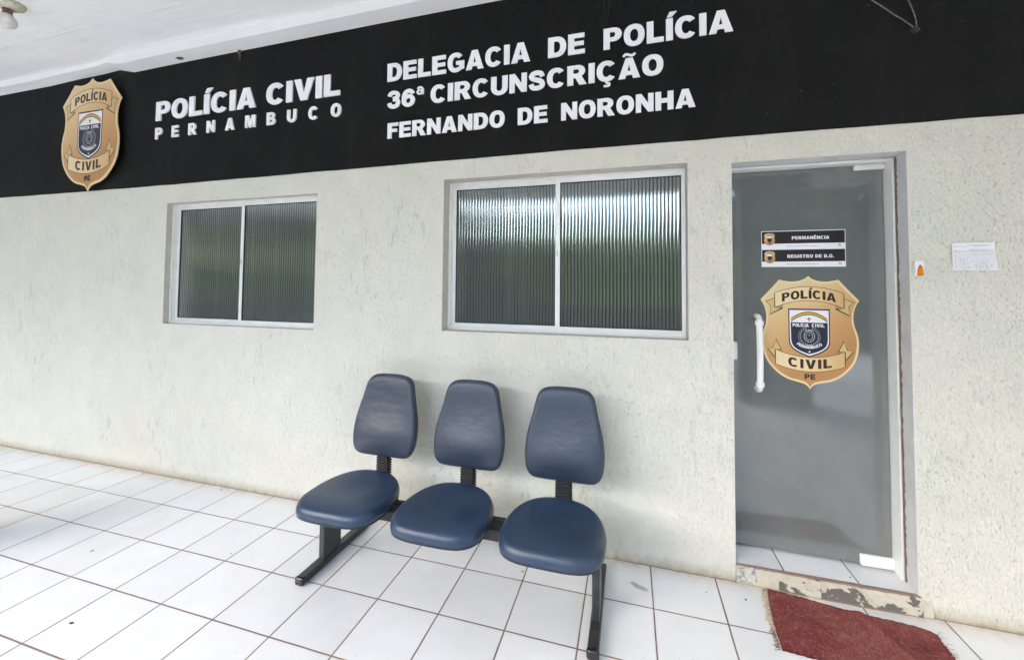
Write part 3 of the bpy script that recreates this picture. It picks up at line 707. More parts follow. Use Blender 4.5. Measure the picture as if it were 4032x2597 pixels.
# ------------------------------------------------------------------ lettering on the black band
def raised(name, words, z0, h, label, yb=-.0035, yf=-.011, wide=None, grp='white raised letters on the black band'):
    t = thing(name, (words[0][1], yb, z0), label, 'sign lettering', grp)
    for w_, a, b in words:
        if wide:
            nat = sum(GL[c][0] for c in w_) * h * wide; gap = (b - a - nat) / (len(w_) - 1) / (h * wide)
        else: gap = .085
        sx, Lx = layout(w_, a, b, h, gap)
        for c, x in Lx:
            g = G()
            for i, poly in enumerate(GL[c][1]):
                g.shape([[(x + p * sx, z0 + q * h) for p, q in lp] for lp in poly], yf - .0002 * i, yb)
            g.build('letter', LETTER, t)
    return t
raised('sign_lettering', [('POLÍCIA', -1.728, -.628), ('CIVIL', -.522, .166)], 2.998, .166, 'thick white raised capitals reading POLÍCIA CIVIL next to the gold plaque', yf=-.014)
raised('sign_lettering', [('PERNAMBUCO', -1.728, .180)], 2.838, .098, 'widely spaced small white capitals reading PERNAMBUCO', wide=1.08, yf=-.014)
raised('sign_lettering', [('DELEGACIA', .566, 1.617), ('DE', 1.735, 1.968), ('POLÍCIA', 2.081, 2.800)], 3.043, .130, 'white capitals reading DELEGACIA DE POLÍCIA, top line of the right hand text')
raised('sign_lettering', [('36ª', .571, .862), ('CIRCUNSCRIÇÃO', .911, 2.427)], 2.846, .124, 'white capitals reading 36ª CIRCUNSCRIÇÃO, middle line of the right hand text')
raised('sign_lettering', [('FERNANDO', .576, 1.449), ('DE', 1.538, 1.734), ('NORONHA', 1.821, 2.600)], 2.630, .110, 'white capitals reading FERNANDO DE NORONHA, lowest line of the right hand text')

# ------------------------------------------------------------------ two name strips on the door
def strip(z0, z1, word, wx0, wx1, wz, label):
    x0, x1 = 2.977, 3.394
    t = thing('door_label', (x0, .1747, z0), label, 'sign', 'name strips stuck on the glass door')
    y = .1743; g = G(); g.shape([[(x0, z0), (x1, z0), (x1, z1), (x0, z1)]], y, .1747); g.build('strip', WPR, t)
    g = G(); g.shape([[(x0 + .003, z0 + .031), (x1 - .003, z0 + .031), (x1 - .003, z1 - .004), (x0 + .003, z1 - .004)]], y - .0004); g.build('black_field', BPR, t)
    g = G(); wordshape_sp(g, word, wx0, wx1, wz, .0185, y - .0008); g.build('lettering', WPR, t)
    g = G(); wordshape_sp(g, 'POLÍCIA CIVIL DE PERNAMBUCO', 3.105, 3.266, z0 + .0125, .0058, y - .0004); g.build('small_lettering', GREYP, t)
    # small gold badge
    cx, cz, s_ = 3.0195, (z0 + z1) / 2 + .004, .000125
    outl = [(cx + x * s_ * .97, cz + z * s_ * .97) for x, z in sym(smooth_half())]
    g = G(); g.shape([outl], y - .0010); bd = g.build('badge', GOLD, t)
    B = lambda P: [(cx + x * s_, cz + z * s_) for x, z in P]
    g = G(); g.shape([B([(-100, 127), (100, 127), (95, 55), (-95, 55)])], y - .0014, None, 0)
    g.shape([B([(-95, 50), (95, 50), (92, -60), (50, -115), (0, -138), (-50, -115), (-92, -60)])], y - .0014, None, 1)
    wordshape(g, 'POLÍCIA', cx - 120 * s_, cx + 120 * s_, cz + 180 * s_, 45 * s_, y - .0014, mi=2); wordshape(g, 'CIVIL', cx - 95 * s_, cx + 95 * s_, cz - 200 * s_, 48 * s_, y - .0014, mi=2)
    g.build('badge_print', WPR, bd, mats=[WPR, NAVY, INK])
    g = G(); g.shape([ell(3.366, z0 + .0185, .0075, .0085, 0, 350, 20), ell(3.366, z0 + .0185, .005, .006, 0, 350, 20)], y - .0004)
    g.shape([ell(3.366, z0 + .0185, .003, .0035, 0, 350, 12)], y - .0004); g.build('seal', GREYP, t)
def wordshape_sp(g, text, x0, x1, z0, h, y):
    nat = 0; pos = []
    for c in text:
        pos.append(nat); nat += GL[c][0] + .1
    sx = (x1 - x0) / (nat - .1)
    for c, p in zip(text, pos):
        for i, poly in enumerate(GL[c][1]):
            g.shape([[(x0 + (p + a) * sx, z0 + b * h) for a, b in lp] for lp in poly], y - .0001 * i)
strip(1.8165, 1.922, 'PERMANÊNCIA', 3.133, 3.317, 1.870, 'upper name strip on the door reading PERMANÊNCIA')
strip(1.7125, 1.816, 'REGISTRO DE B.O.', 3.109, 3.337, 1.7645, 'lower name strip on the door reading REGISTRO DE B.O.')

# ------------------------------------------------------------------ notice, bell, lamp, wires
t = thing('paper_notice', (3.84, -.003, 1.75), 'sheet of white paper with a faint printed table taped to the wall', 'notice')
nx, nz = 16, 12; v = []; f = []
def cor(u, w_): # slightly tapered sheet
    xl = 3.758; xr = 3.9225 + .003 * (1 - w_); zt_ = 1.8155 + .002 * u; zb3 = 1.6815 + .0005 * u
    return (xl + (xr - xl) * u, -.0045 - .0025 * abs(math.sin(7 * u + 3 * w_)) - (.006 * max(0, u - .8) * 5 * (1 - w_) ** 2), zb3 + (zt_ - zb3) * w_)
for j in range(nz + 1):
    for i in range(nx + 1): v.append(cor(i / nx, j / nz))
for j in range(nz):
    for i in range(nx): a = j * (nx + 1) + i; f.append((a, a + 1, a + nx + 2, a + nx + 1))
obj('sheet', v, f, PAPER, t, True)
g = G(); rn = random.Random(5)
def pl(u0, u1, w0, w1, mi=0):
    k_ = 6
    for i in range(k_):
        a, b = u0 + (u1 - u0) * i / k_, u0 + (u1 - u0) * (i + 1) / k_
        q = [Vector(cor(a, w0)), Vector(cor(b, w0)), Vector(cor(b, w1)), Vector(cor(a, w1))]
        for p in q: p.y -= .0008
        g.add(q, [(0, 1, 2, 3)], mi)
for i in range(17): pl(.03, .96, .03 + .040 * i, .036 + .040 * i)
for u in (.03, .16, .25, .34, .43, .52, .60, .68, .76, .86, .957): pl(u, u + .003, .03, .67)
for i in range(60):
    u = rn.choice((.05, .17, .26, .35, .44, .53, .61, .69, .77, .87)); r_ = rn.randrange(15); pl(u, u + rn.uniform(.02, .06), .042 + .04 * r_, .056 + .04 * r_)
for a, b, c in ((.35, .9, .905), (.03, .33, .865), (.50, .80, .865), (.40, .8, .74), (.03, .14, .71), (.03, .95, .695)): pl(a, b, c, c + .018)
g.build('printed_table', simple('faint_ink', (.50, .49, .54), .7), t)

t = thing('door_bell', (3.618, 0, 1.69), 'small white wall box with an orange pointed button right of the door', 'door bell')
g = G(); g.box(3.598, 3.6345, -.026, -.0005, 1.655, 1.730, 0, .004, 3); g.build('housing', WHITEP, t)
arch = [(3.6065, 1.6565), (3.6305, 1.6565)] + cat([(3.6295, 1.672), (3.627, 1.692), (3.6225, 1.705), (3.6185, 1.709), (3.6145, 1.705), (3.610, 1.692), (3.6075, 1.672)], 3)
cxm = 3.6185; g = G(); g.shape([[(cxm + (x - cxm) * 1.12, 1.68 + (z - 1.68) * 1.05) for x, z in arch]], -.0265, -.024, 1); g.shape([arch], -.029, -.0262); g.build('button', ORANGE, t, mats=[ORANGE, DKOR])
g = G(); g.shape([ell(3.6185, 1.7025, .0035, .004, 0, 350, 12)], -.0295); g.build('button_tip', DKOR, t)

t = thing('ceiling_lamp', (-1.995, -.83, ZC), 'bare bulb on a dusty porcelain ceiling rose above the left end of the porch', 'lamp')
c = (-1.995, -.80, ZC); POR = N('dusty_porcelain'); POR.set(POR.ramp(POR.noise(18, 5, .7), [(.35, (.30, .27, .20)), (.55, (.62, .58, .47)), (.8, (.70, .66, .55))]), .6); POR = POR.m
g = G(); g.lathe([(0, 0), (.084, 0), (.086, -.008), (.078, -.022), (.050, -.040), (.030, -.046), (0, -.046)], c, 32); g.build('rose', POR, t, True)
g = G(); g.lathe([(0, -.04), (.026, -.045), (.025, -.060), (.023, -.066), (.026, -.082), (0, -.084)], c, 24); g.build('socket', simple('old_brown_socket', (.17, .09, .06), .7, 0, .4, .4, 30), t, True)
g = G(); g.lathe([(0, -.078), (.022, -.082), (.034, -.094), (.046, -.112), (.052, -.130), (.050, -.148), (.042, -.163), (.026, -.174), (0, -.178)], c, 32)
g.build('bulb', simple('dusty_white_bulb', (.66, .64, .62), .35, 0, .5, .15, 12), t, True)

t = thing('cable_hook', (3.635, -.004, 2.911), 'black hook with two thin frayed cables high on the black band over the door', 'cable')
g = G(); g.lathe([(0, -.016), (.010, -.016), (.016, -.008), (.020, 0)], (3.635, -.004, 2.908), 16, 0, 'y'); g.box(3.626, 3.652, -.02, -.004, 2.895, 2.903, 0, .002); g.build('hook', BLKP, t, True)
CBL = simple('grey_dusty_cable', (.17, .165, .15), .8, 0, .3, .5, 60)
g = G(); g.tube(cat([(3.632, -.010, 2.916), (3.59, -.012, 2.960), (3.545, -.012, 3.002), (3.50, -.012, 3.049), (3.456, -.012, 3.092), (3.36, -.012, 3.19), (3.20, -.012, 3.345), (3.06, -.01, 3.485)], 5), .0032, 8); g.build('cable', CBL, t, True)
g = G(); g.tube(cat([(3.640, -.010, 2.916), (3.636, -.012, 2.96), (3.622, -.012, 3.02), (3.603, -.012, 3.077), (3.56, -.012, 3.20), (3.47, -.01, 3.485)], 5), .0026, 8); g.build('cable', CBL, t, True)

MUD = simple('dry_mud', (.17, .11, .06), .95, 0, .2, .4, 80)
g = G(); rn = random.Random(2)
g.tube(cat([(-.808, -.010, 3.486), (-.812, -.018, 3.462), (-.800, -.014, 3.44), (-.806, -.016, 3.42), (-.802, -.01, 3.402)], 4), [.011] * 4 + [.007] * 8 + [.004] * 5, 8)
for i in range(7):
    a = (-.806, -.014, 3.475 - i * .008); g.tube([a, (a[0] + rn.uniform(-.03, .03), -.016, a[2] + rn.uniform(-.004, .016))], [.004, .002], 6)
tag(g.build('dried_root', MUD), 'small dried brown root hanging from the ceiling edge onto the black band', 'root')
g = G(); bm = bmesh.new(); bmesh.ops.create_icosphere(bm, subdivisions=2, radius=1)
for v_ in bm.verts: v_.co = Vector((-1.41 + v_.co.x * .045 * rn.uniform(.5, 1.1), -.055 + v_.co.y * .028 * rn.uniform(.5, 1.1), 3.4845 + v_.co.z * .006))
g.bm(bm); tag(g.build('mud_nest', MUD), 'flat brown mud patch stuck under the white ceiling edge', 'insect nest')

# ------------------------------------------------------------------ waiting bench with three seats
bench = thing('waiting_bench', (1.31, -.47, 0), 'three seat blue leatherette waiting bench on black steel feet against the wall', 'bench')
def outline_seat(n=56):
    o = []
    for i in range(n):
        a = 2 * math.pi * i / n; c_, s_ = math.cos(a), math.sin(a); e = 3.7 if s_ < 0 else 2.5
        x = math.copysign(abs(c_) ** (2 / e), c_); y = math.copysign(abs(s_) ** (2 / e), s_)
        wd = .245 * (1 - .10 * max(0, y)); o.append((x * wd, y * .238))
    return o
def cushion(out, topf, botf, place, name, mat, parent, rings=14, rnd=.03):
    """cushion over a closed outline: domed top, rolled edge, flat underside; place() maps local (x, y, h) into the world"""
    v = []; f = []; n = len(out)
    prof = []
    for i in range(rings): prof.append((i / rings * .90, 1.0, 'top'))
    for j in range(7): a = R(90 * j / 6); prof.append((.90 + .10 * math.sin(a), math.cos(a), 'edge'))
    for r_, h, kind in prof:
        for (x, y) in out:
            px, py = x * r_, y * r_
            t_ = topf(px, py); b_ = botf(px, py)
            hgt = t_ if kind == 'top' else b_ + (t_ - b_) * (.30 + .70 * h)
            v.append(place(px, py, hgt))
    for (x, y) in out: v.append(place(x * .985, y * .985, botf(x, y)))
    m_ = len(prof) + 1
    for i in range(m_ - 1):
        for j in range(n): f.append((i * n + j, i * n + (j + 1) % n, (i + 1) * n + (j + 1) % n, (i + 1) * n + j))
    f.append(tuple((m_ - 1) * n + j for j in range(n))[::-1]); f.append(tuple(range(n)))
    o = obj(name, v, [q[::-1] for q in f], mat, parent, True)
    bm = bmesh.new(); bm.from_mesh(o.data); bmesh.ops.remove_doubles(bm, verts=bm.verts[:], dist=1e-5); bmesh.ops.recalc_face_normals(bm, faces=bm.faces[:]); bm.to_mesh(o.data); bm.free()
    for p in o.data.polygons: p.use_smooth = True
    return o
def make_seat(cx, parent):
    so_ = outline_seat()
    def top_(x, y):
        d = .014 * math.exp(-((x / .13) ** 2 + ((y - .02) / .13) ** 2)); wf = -.020 * max(0, (-y - .10) / .14) ** 2 ; bk = .010 * max(0, y / .24) ** 2
        return .463 - d + wf + bk - .014 * (x / .245) ** 2 * .6
    cyy = -.549
    pl_ = lambda x, y, h: (cx + x, cyy + y, h)
    s = cushion(so_, top_, lambda x, y: .396 - .006 * max(0, (-y - .1) / .14), pl_, 'seat', BLUE, parent)
    cushion([(x * .985, y * .985) for x, y in so_], lambda x, y: .398 - .006 * max(0, (-y - .1) / .14), lambda x, y: .385, pl_, 'seat_shell', BLKP, s, 6)
    g = G(); g.box(cx - .10, cx + .10, -.60, -.36, .368, .386, 0, .003); g.build('seat_bracket', DUSTM, s)
    return s
BK_Y0, BK_Z0, TILT = -.278, .530, math.atan2(.085, .47)
def outline_back():
    P = [(0, 0), (.135, .003), (.182, .016), (.208, .052), (.218, .105), (.219, .16), (.212, .23), (.196, .30), (.181, .36), (.168, .42), (.155, .457), (.121, .486), (.06, .497), (0, .498)]
    Rh = cat(P, 3); L_ = [(-x, z) for x, z in reversed(Rh[1:-1])]; return [(x, z - .23) for x, z in Rh + L_]
def make_back(cx, parent, mat):
    ob = outline_back(); ct, st = math.cos(TILT), math.sin(TILT)
    def pl_(x, z, h):      # h grows toward the sitter (-y)
        zz = z + .23; return (cx + x, BK_Y0 + zz * st - h * ct, BK_Z0 + zz * ct + h * st * .2)
    def top_(x, z):
        zz = z + .23
        lum = .016 * math.exp(-((zz - .125) / .10) ** 2) - .005 * math.exp(-((zz - .36) / .12) ** 2) - .026 * max(0, (.115 - zz) / .115) ** 1.5 - .008 * max(0, (zz - .42) / .08) ** 2
        return .030 + lum * (1 - .85 * min(1, (x / .20) ** 2)) - .010 * (1 - (x / .22) ** 2) * .6
    b = cushion(ob, top_, lambda x, z: -.010, pl_, 'backrest', mat, parent)
    cushion([(x * .975, z * .978) for x, z in ob], lambda x, z: -.009, lambda x, z: -.028, pl_, 'back_shell', BLKP, b, 6)
    return b
def make_neck(cx, parent):
    g = G(); v = []; f = []; n = 12; z0, z1 = .405, .59; loops = []
    for i in range(2 * n + 1):
        z = z0 + (z1 - z0) * i / (2 * n); k_ = 1.0 if i % 2 else .82; hx_, hy = .046 * k_, .023 * (k_ if k_ == 1 else .65) ; yy_ = -.262 + .02 * (z - z0)
        c_ = .008; loops.append([(cx - hx_ + c_, yy_ - hy, z), (cx + hx_ - c_, yy_ - hy, z), (cx + hx_, yy_ - hy + c_, z), (cx + hx_, yy_ + hy, z), (cx - hx_, yy_ + hy, z), (cx - hx_, yy_ - hy + c_, z)])
    for lp in loops: v += lp
    for i in range(len(loops) - 1):
        for j in range(6): f.append((i * 6 + j, i * 6 + (j + 1) % 6, (i + 1) * 6 + (j + 1) % 6, (i + 1) * 6 + j))
    g.add(v, f); o = g.build('bellows_neck', BLKP, parent)
    g = G(); g.box(cx - .03, cx + .03, -.40, -.245, .375, .384, 0, .002); g.box(cx - .03, cx + .03, -.257, -.247, .38, .60, 0, .002); g.build('neck_bracket', DARKM, o)
for cx, mt in ((1.885, BLUE2), (1.325, BLUE2), (.763, BLUE2)):
    make_seat(cx, bench); make_back(cx, bench, mt); make_neck(cx, bench)
for (ya, yb_) in ((-.540, -.500), (-.452, -.412)):
    g = G(); g.box(.50, 2.10, ya, yb_, .312, .3665, 0, .004); g.build('rail', DUSTM, bench)
for cx in (.557, 2.080):
    g = G(); g.box(cx - .0175, cx + .0175, -.545, -.402, .040, .3115, 0, .004); g.build('post', DARKM, bench)
    g = G(); g.box(cx - .025, cx + .025, -.690, -.135, .004, .0425, 0, .007, 3); ft = g.build('foot', DARKM, bench)
    for ya, yb_ in ((-.712, -.682), (-.143, -.118)):
        g = G(); g.box(cx - .0275, cx + .0275, ya, yb_, .001, .0455, 0, .0125, 4); g.build('end_cap', CAPM, ft, True)

# ------------------------------------------------------------------ rug in front of the step
rug = thing('door_mat', (3.22, -.24, 0), 'worn dark red woven mat with frayed fringe in front of the door step', 'mat')
k = N('red_woven_rag')
tcv = k.pos((1, 1, 1)); mp = k.n('ShaderNodeMapping'); mp.inputs['Rotation'].default_value = (0, 0, R(-10)); mp.inputs['Scale'].default_value = (1.0, 5.0, 1); k.l(tcv, mp.inputs[0])
mp2 = k.n('ShaderNodeMapping'); mp2.inputs['Rotation'].default_value = (0, 0, R(50)); mp2.inputs['Scale'].default_value = (3.5, 1, 1); k.l(tcv, mp2.inputs[0])
f1 = k.noise(42, 7, .8, mp2.outputs[0]); f2 = k.noise(2.6, 5, .65)
c = k.ramp(f1, [(.25, (.12, .030, .028)), (.45, (.23, .062, .055)), (.62, (.32, .125, .105)), (.80, (.44, .27, .21))])
c = k.mix(k.ramp(f2, [(.38, .6), (.55, 0)]), c, (.13, .012, .024)); c = k.mix(k.ramp(k.noise(4.5, 4, .6), [(.60, 0), (.72, .55)]), c, (.13, .055, .035))
c = k.mix(k.ramp(k.noise(60, 3, .6, mp.outputs[0]), [(.60, 0), (.70, .75)]), c, (.52, .33, .26))
k.set(c, .95, 0, .1); k.bump(k.math('ADD', k.noise(150, 4, .8, mp2.outputs[0]), k.noise(40, 3)), .9, .004); RUGM = k.m
A, B, Cc, Dd = Vector((2.924, -.022)), Vector((3.588, -.112)), Vector((2.872, -.418)), Vector((3.545, -.455))
nx, ny = 70, 44; v = []; f = []
rn = random.Random(11); jag1 = [rn.uniform(-.003, .003) for _ in range(nx + 1)]; jag2 = [rn.uniform(-.003, .003) for _ in range(ny + 1)]
def rp(u, w_):
    p = (A * (1 - u) + B * u) * (1 - w_) + (Cc * (1 - u) + Dd * u) * w_
    bow = .016 * math.sin(math.pi * w_) * (1 - u) - .012 * math.sin(math.pi * u) * (1 - w_) * 0
    if u > .93: p.y -= .018 * ((u - .93) / .07) ** 2 * (1 - w_) ** 3
    z = .007 + .0045 * math.sin(9 * u + 4 * w_) * math.sin(7 * w_ + 2 * u) + .0018 * math.sin(31 * u + 9 * w_) * math.sin(23 * w_) + .011 * math.exp(-((u - .58 + .28 * w_ * -1) / .035) ** 2) + .003 * math.exp(-((w_ - .5) / .05) ** 2) * (1 - u)
    return Vector((p.x - bow * .6, p.y, max(.004, z)))
for j in range(ny + 1):
    for i in range(nx + 1):
        p = rp(i / nx, j / ny)
        if j in (0, ny): p.y += jag1[i]
        if i in (0, nx): p.x += jag2[j]
        v.append(tuple(p))
for j in range(ny):
    for i in range(nx): a = j * (nx + 1) + i; f.append((a + nx + 1, a + nx + 2, a + 1, a))
nb = len(v)
bl = [j * (nx + 1) for j in range(ny + 1)]; top_e = list(range(nx + 1)); rt_e = [j * (nx + 1) + nx for j in range(ny + 1)]; bt_e = [ny * (nx + 1) + i for i in range(nx + 1)]
for E_2 in (bl, top_e, rt_e, bt_e):
    b0 = len(v)
    for i in E_2: v.append((v[i][0], v[i][1], .0008))
    for q in range(len(E_2) - 1): f.append((E_2[q], E_2[q + 1], b0 + q + 1, b0 + q))
obj('weave', v, f, RUGM, rug, True)
FRM = simple('cream_fringe', (.52, .42, .30), .95, 0, .1, .3, 80); FRD = simple('brown_fringe', (.20, .13, .12), .95, 0, .1, .3, 80)
g = G()
for i in range(46):
    w_ = (i + rn.random()) / 46; p = rp(0, w_)
    for s_ in range(2):
        l = rn.uniform(.012, .034); a = R(180 + rn.uniform(-35, 40)); dk = 1 if (w_ > .72 or rn.random() < .12) else 0
        q1 = p + Vector((math.cos(a) * l * .5, math.sin(a) * l * .5, rn.uniform(-.003, .003))); a += R(rn.uniform(-50, 50)); q2 = q1 + Vector((math.cos(a) * l * .5, math.sin(a) * l * .5, 0)); q1.z = max(.003, q1.z); q2.z = .0025
        g.tube([tuple(p + Vector((.004, 0, 0))), tuple(q1), tuple(q2)], [.0018, .0015, .0010], 5, dk)
edge = [tuple(rp(0, j / 30) + Vector((-.001, 0, .001))) for j in range(31)]; g.tube(edge, .0022, 6, 0)
g.build('fringe', FRM, rug, True, mats=[FRM, FRD]); g = G()
for i in range(26):
    w_ = .0 + 1.0 * (i + rn.random()) / 26; p = rp(1, w_); l = rn.uniform(.02, .05); a = R(rn.uniform(-60, 70))
    P = [p + Vector((-.004, 0, 0))]
    for s_ in range(4): P.append(P[-1] + Vector((math.cos(a) * l * .3, math.sin(a) * l * .3, 0))); P[-1].z = .003; a += R(rn.uniform(-75, 75))
    g.tube(cat([tuple(x) for x in P], 3), .0013, 5, 0)
g.build('fringe', FRM, rug, True, mats=[FRM, FRD])

# ------------------------------------------------------------------ planter added out of view on the left to shade the floor
t = thing('shade_planter', (-1.78, -1.17, 0), 'dark round planter with an upright leafy plant, added unseen on the left to shade the floor', 'shade_planter')
g = G(); g.lathe([(0, 0), (.15, 0), (.17, .05), (.20, .36), (.215, .38), (.215, .41), (.19, .41), (.185, .36), (0, .36)], (-1.78, -1.17, .001), 28); g.build('pot', simple('dark_clay', (.05, .045, .04), .6, 0, .4, .3, 12), t, True)
v = []; f = []; rp_ = random.Random(21)
for i in range(420):
    a = rp_.uniform(0, 6.28); rr = .20 * rp_.random() ** .5; z = rp_.uniform(.42, 1.05); c_ = Vector((-1.78 + rr * math.cos(a), -1.17 + rr * math.sin(a), z)); d = Vector((math.cos(a), math.sin(a), rp_.uniform(-.2, 1.2))).normalized(); w_ = d.cross(Vector((0, 0, 1))).normalized(); l = rp_.uniform(.03, .05); b = len(v)
    v += [tuple(c_), tuple(c_ + d * l * .5 + w_ * l * .3), tuple(c_ + d * l), tuple(c_ + d * l * .5 - w_ * l * .3)]; f.append((b, b + 1, b + 2, b + 3))
kk = N('planter_leaves'); kk.set((.05, .10, .03), .5); obj('foliage', v, f, kk.m, t)
g = G()
for i in range(7):
    a = i * .9; g.tube([(-1.78, -1.17, .35), (-1.78 + .1 * math.cos(a), -1.17 + .1 * math.sin(a), .7), (-1.78 + .15 * math.cos(a), -1.17 + .15 * math.sin(a), 1.0)], [.008, .006, .003], 6)
g.build('stem', simple('green_stem', (.08, .09, .03), .7), t)

# ------------------------------------------------------------------ bits of dirt and leaf on the floor
g = G(); spots = [(1.657, -.258, .009), (1.143, -.628, .004), (1.281, -.384, .003), (-.27, -1.199, .013), (-.832, -.821, .010), (-.804, -.044, .010), (-1.69, -.02, .008), (-.027, -.605, .006), (-.794, -.465, .005), (2.80, -.13, .009), (3.33, .05, .007), (2.616, -.134, .006)]
for _ in range(26): spots.append((rn.uniform(-3, 3.6), -rn.uniform(.01, 1.6), rn.uniform(.0015, .0042)))
for _ in range(30): spots.append((rn.uniform(-3.5, 4), -rn.uniform(.004, .03), rn.uniform(.002, .005)))
for x, y, r_ in spots:
    zb0 = .0975 if (y > 0) else .0008; n = 7; a0 = rn.uniform(0, 3.1); vv = []
    for i in range(n):
        a = 2 * math.pi * i / n; px, py = math.cos(a) * r_ * rn.uniform(.8, 1.1), math.sin(a) * r_ * .5 * rn.uniform(.7, 1.1); vv.append((x + px * math.cos(a0) - py * math.sin(a0), y + px * math.sin(a0) + py * math.cos(a0), zb0))
    vv += [(x, y, zb0 + r_ * .35)]; g.add(vv, [(i, (i + 1) % n, n) for i in range(n)])
st = [(2.232 + .0 + dx, -.175 + dy, .0006) for dx, dy in ((.000, .0), (.012, .012), (.03, .010), (.045, -.004), (.075, -.012), (.090, -.028), (.088, -.042), (.070, -.040), (.045, -.036), (.025, -.030), (.012, -.014))]
gs = G(); gs.add(st, [tuple(range(len(st)))[::-1]]); tag(gs.build('floor_stain', simple('tan_dried_spill', (.47, .45, .37), .5)), 'small tan dried spill on the white tile to the right of the bench', 'stain')
tag(g.build('floor_litter', simple('dark_leaf_bits', (.055, .045, .038), .9, 0, .2, .5, 300)), 'scattered dark bits of leaf and grit on the white tiles', 'litter', kind='stuff')

# ------------------------------------------------------------------ surroundings behind the photographer (seen in the glass)
def leaf_mat(name, a, b):
    k = N(name); c = k.ramp(k.noise(3, 5, .7), [(.3, a), (.7, b)]); k.set(c, .6, 0, .3)
    tl = k.n('ShaderNodeBsdfTranslucent'); k.l(c, tl.inputs[0]); mx_ = k.n('ShaderNodeMixShader'); mx_.inputs[0].default_value = .5
    k.l(k.p.outputs[0], mx_.inputs[1]); k.l(tl.outputs[0], mx_.inputs[2]); k.l(mx_.outputs[0], k.o.inputs[0]); return k.m
BARK = simple('tree_bark', (.12, .09, .06), .95, 0, .2, .3, 12)
def tree(x, y, h, r_, mat, label, seed, n=2600):
    rn = random.Random(seed); t = thing('tree', (x, y, -.3), label, 'tree', 'trees beyond the yard')
    g = G(); g.tube(cat([(x, y, -.3), (x + .1, y, h * .3), (x - .05, y + .1, h * .6), (x, y, h * .85)], 4), [.20 - .012 * i for i in range(13)], 9)
    for i in range(6):
        a = rn.uniform(0, 6.28); z = h * rn.uniform(.35, .6); g.tube([(x, y, z), (x + math.cos(a) * r_ * .4, y + math.sin(a) * r_ * .4, z + r_ * .35), (x + math.cos(a) * r_ * .75, y + math.sin(a) * r_ * .75, z + r_ * .6)], [.08, .05, .02], 6)
    g.build('trunk', BARK, t)
    cl = [(x + rn.gauss(0, .45) * r_, y + rn.gauss(0, .45) * r_, h * .66 + rn.gauss(0, .32) * r_, r_ * rn.uniform(.25, .5)) for _ in range(16)]
    v = []; f = []
    for i in range(n):
        c_ = rn.choice(cl); d = Vector((rn.gauss(0, 1), rn.gauss(0, 1), rn.gauss(0, 1))).normalized() * c_[3] * rn.random() ** .4
        p = Vector(c_[:3]) + d; u = Vector((rn.gauss(0, 1), rn.gauss(0, 1), rn.gauss(0, .6))).normalized(); w_ = u.cross(Vector((rn.gauss(0, 1), rn.gauss(0, 1), rn.gauss(0, 1)))).normalized(); s_ = rn.uniform(.16, .34)
        b = len(v); v += [tuple(p - u * s_), tuple(p + w_ * s_ * .45), tuple(p + u * s_), tuple(p - w_ * s_ * .45)]; f.append((b, b + 1, b + 2, b + 3))
    obj('crown', v, f, mat, t)
L1 = leaf_mat('bright_leaves', (.26, .42, .05), (.42, .60, .10)); L2 = leaf_mat('dark_leaves', (.025, .06, .02), (.07, .13, .04))
for i, (x, y, h, r_, mt, lb) in enumerate(((-9.5, -17.5, 7.0, 3.4, L2, 'tall dark leafy tree beyond the yard, right of the broad ones'), (-5.0, -18, 6.0, 3.0, L2, 'dark leafy tree beyond the yard behind the low bright one'),
        (-16.5, -13.6, 2.8, 1.5, L1, 'low bright leafy tree at the far left of the yard'), (-.8, -18.5, 4.0, 2.3, L2, 'smaller dark leafy tree beyond the yard, in the middle'),
        (5.0, -18, 4.2, 2.3, L2, 'dark leafy tree beyond the yard, right of the middle'), (2.9, -8.6, 3.3, 1.15, L1, 'small bright tree beyond the yard on the right'), (9.0, -17.5, 7.2, 3.5, L2, 'tall dark leafy tree beyond the yard, second from the right end'), (15.0, -17.0, 7.2, 3.6, L2, 'dark leafy tree beyond the yard, rightmost'), (-14.5, -17, 7.6, 3.8, L2, 'broad tall dark tree left of the middle beyond the yard'), (-20.5, -16.5, 7.6, 3.9, L2, 'broad dark tree far left beyond the yard'), (-27, -15.5, 7.4, 3.9, L2, 'dark tree at the far left end of the yard'), (-8.6, -8.4, 3.2, 1.1, L1, 'bright bushy tree in the left half of the yard near the porch'))):
    tree(x, y, h, r_, mt, lb, i + 3, 3200 if r_ < 3 else 7000)
hb = thing('hedge', (0, -14.5, -.3), 'long clipped dark hedge closing the far side of the yard', 'hedge'); rn = random.Random(8); v = []; f = []
for i in range(26000):
    p = Vector((rn.uniform(-28, 18), -14.45 + rn.gauss(0, .12), -.3 + 1.9 * rn.random() ** .7)); u_ = Vector((rn.gauss(0, 1), rn.gauss(0, 1), rn.gauss(0, 1))).normalized(); w_ = u_.orthogonal().normalized(); b = len(v)
    v += [tuple(p - u_ * .15), tuple(p + w_ * .07), tuple(p + u_ * .15), tuple(p - w_ * .07)]; f.append((b, b + 1, b + 2, b + 3))
gc = G(); gc.box(-28, 18, -14.9, -14.6, -.3, 1.2); gc.build('core', simple('hedge_core', (.022, .045, .016), .95, 0, .1, .4, 3), hb)
obj('foliage', v, f, L2, hb)

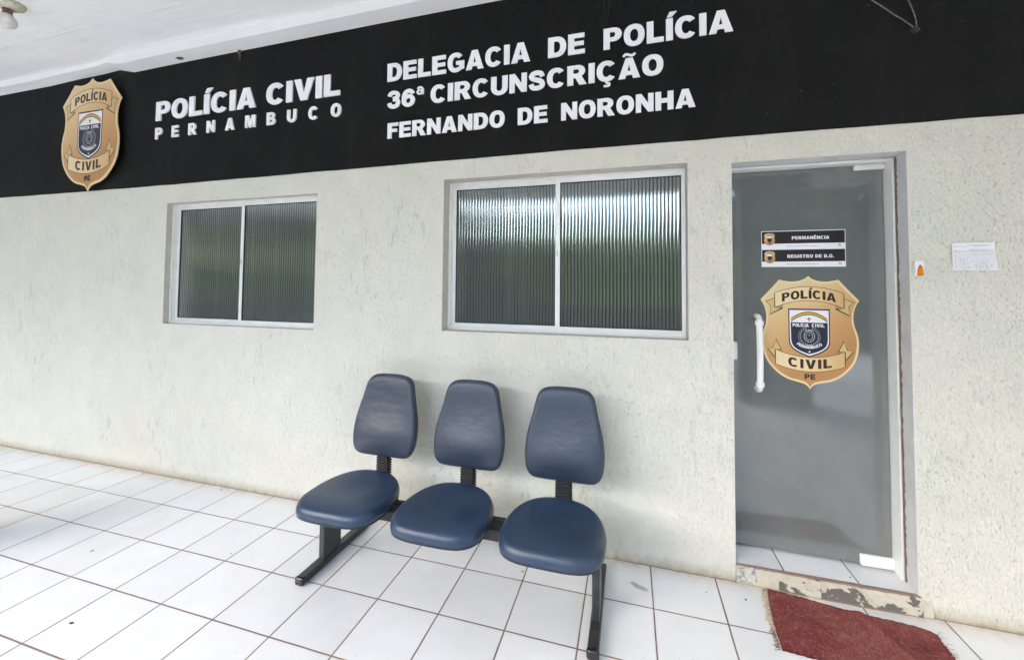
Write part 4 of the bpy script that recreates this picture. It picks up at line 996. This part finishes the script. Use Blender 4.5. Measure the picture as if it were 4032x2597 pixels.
rn = random.Random(77); v = []; f = []  # bush backdrop added to keep the glowing horizon out of the panes
for i in range(15000):
    x_ = rn.uniform(-48, 34); top_z = 4.2 + 1.0 * math.sin(x_ * .5) + .5 * math.sin(x_ * 1.3)
    p = Vector((x_, -23 + rn.gauss(0, .25), -.3 + top_z * rn.random() ** .7)); u_ = Vector((rn.gauss(0, 1), rn.gauss(0, 1), rn.gauss(0, 1))).normalized(); w_ = u_.orthogonal().normalized(); b = len(v)
    v += [tuple(p - u_ * .3), tuple(p + w_ * .16), tuple(p + u_ * .3), tuple(p - w_ * .16)]; f.append((b, b + 1, b + 2, b + 3))
b = len(v)
for i in range(83):
    x_ = -48 + i; z_ = 3.3 + 1.0 * math.sin(x_ * .5) + .4 * math.sin(x_ * 1.3); v += [(x_, -23.3, -.3), (x_, -23.3, z_)]
for i in range(82): f.append((b + 2 * i, b + 2 * i + 2, b + 2 * i + 3, b + 2 * i + 1))
tag(obj('glow_screen_bushes', v, f, leaf_mat('thicket_leaves', (.03, .07, .02), (.09, .15, .04))), 'distant mass of green bushes added beyond the trees to cover the bright low sky', 'bushes', kind='stuff')

rn = random.Random(5); v = []; f = []  # unseen bushes added to block low sun glow from the left
for i in range(7000):
    p = Vector((-19.5 + rn.gauss(0, .35), rn.uniform(-13, 6), -.3 + 5.2 * rn.random() ** .75)); u_ = Vector((rn.gauss(0, 1), rn.gauss(0, 1), rn.gauss(0, 1))).normalized(); w_ = u_.orthogonal().normalized(); b = len(v)
    v += [tuple(p - u_ * .26), tuple(p + w_ * .14), tuple(p + u_ * .26), tuple(p - w_ * .14)]; f.append((b, b + 1, b + 2, b + 3))
b = len(v)
for i in range(20): v += [(-19.9, -13 + i, -.3), (-19.9, -13 + i, 3.8 + .8 * math.sin(i * 1.7))]
for i in range(19): f.append((b + 2 * i, b + 2 * i + 2, b + 2 * i + 3, b + 2 * i + 1))
tag(obj('glow_screen_bushes', v, f, L2), 'dense dark green bushes added past the far left end of the porch to block glare', 'bushes', kind='stuff')
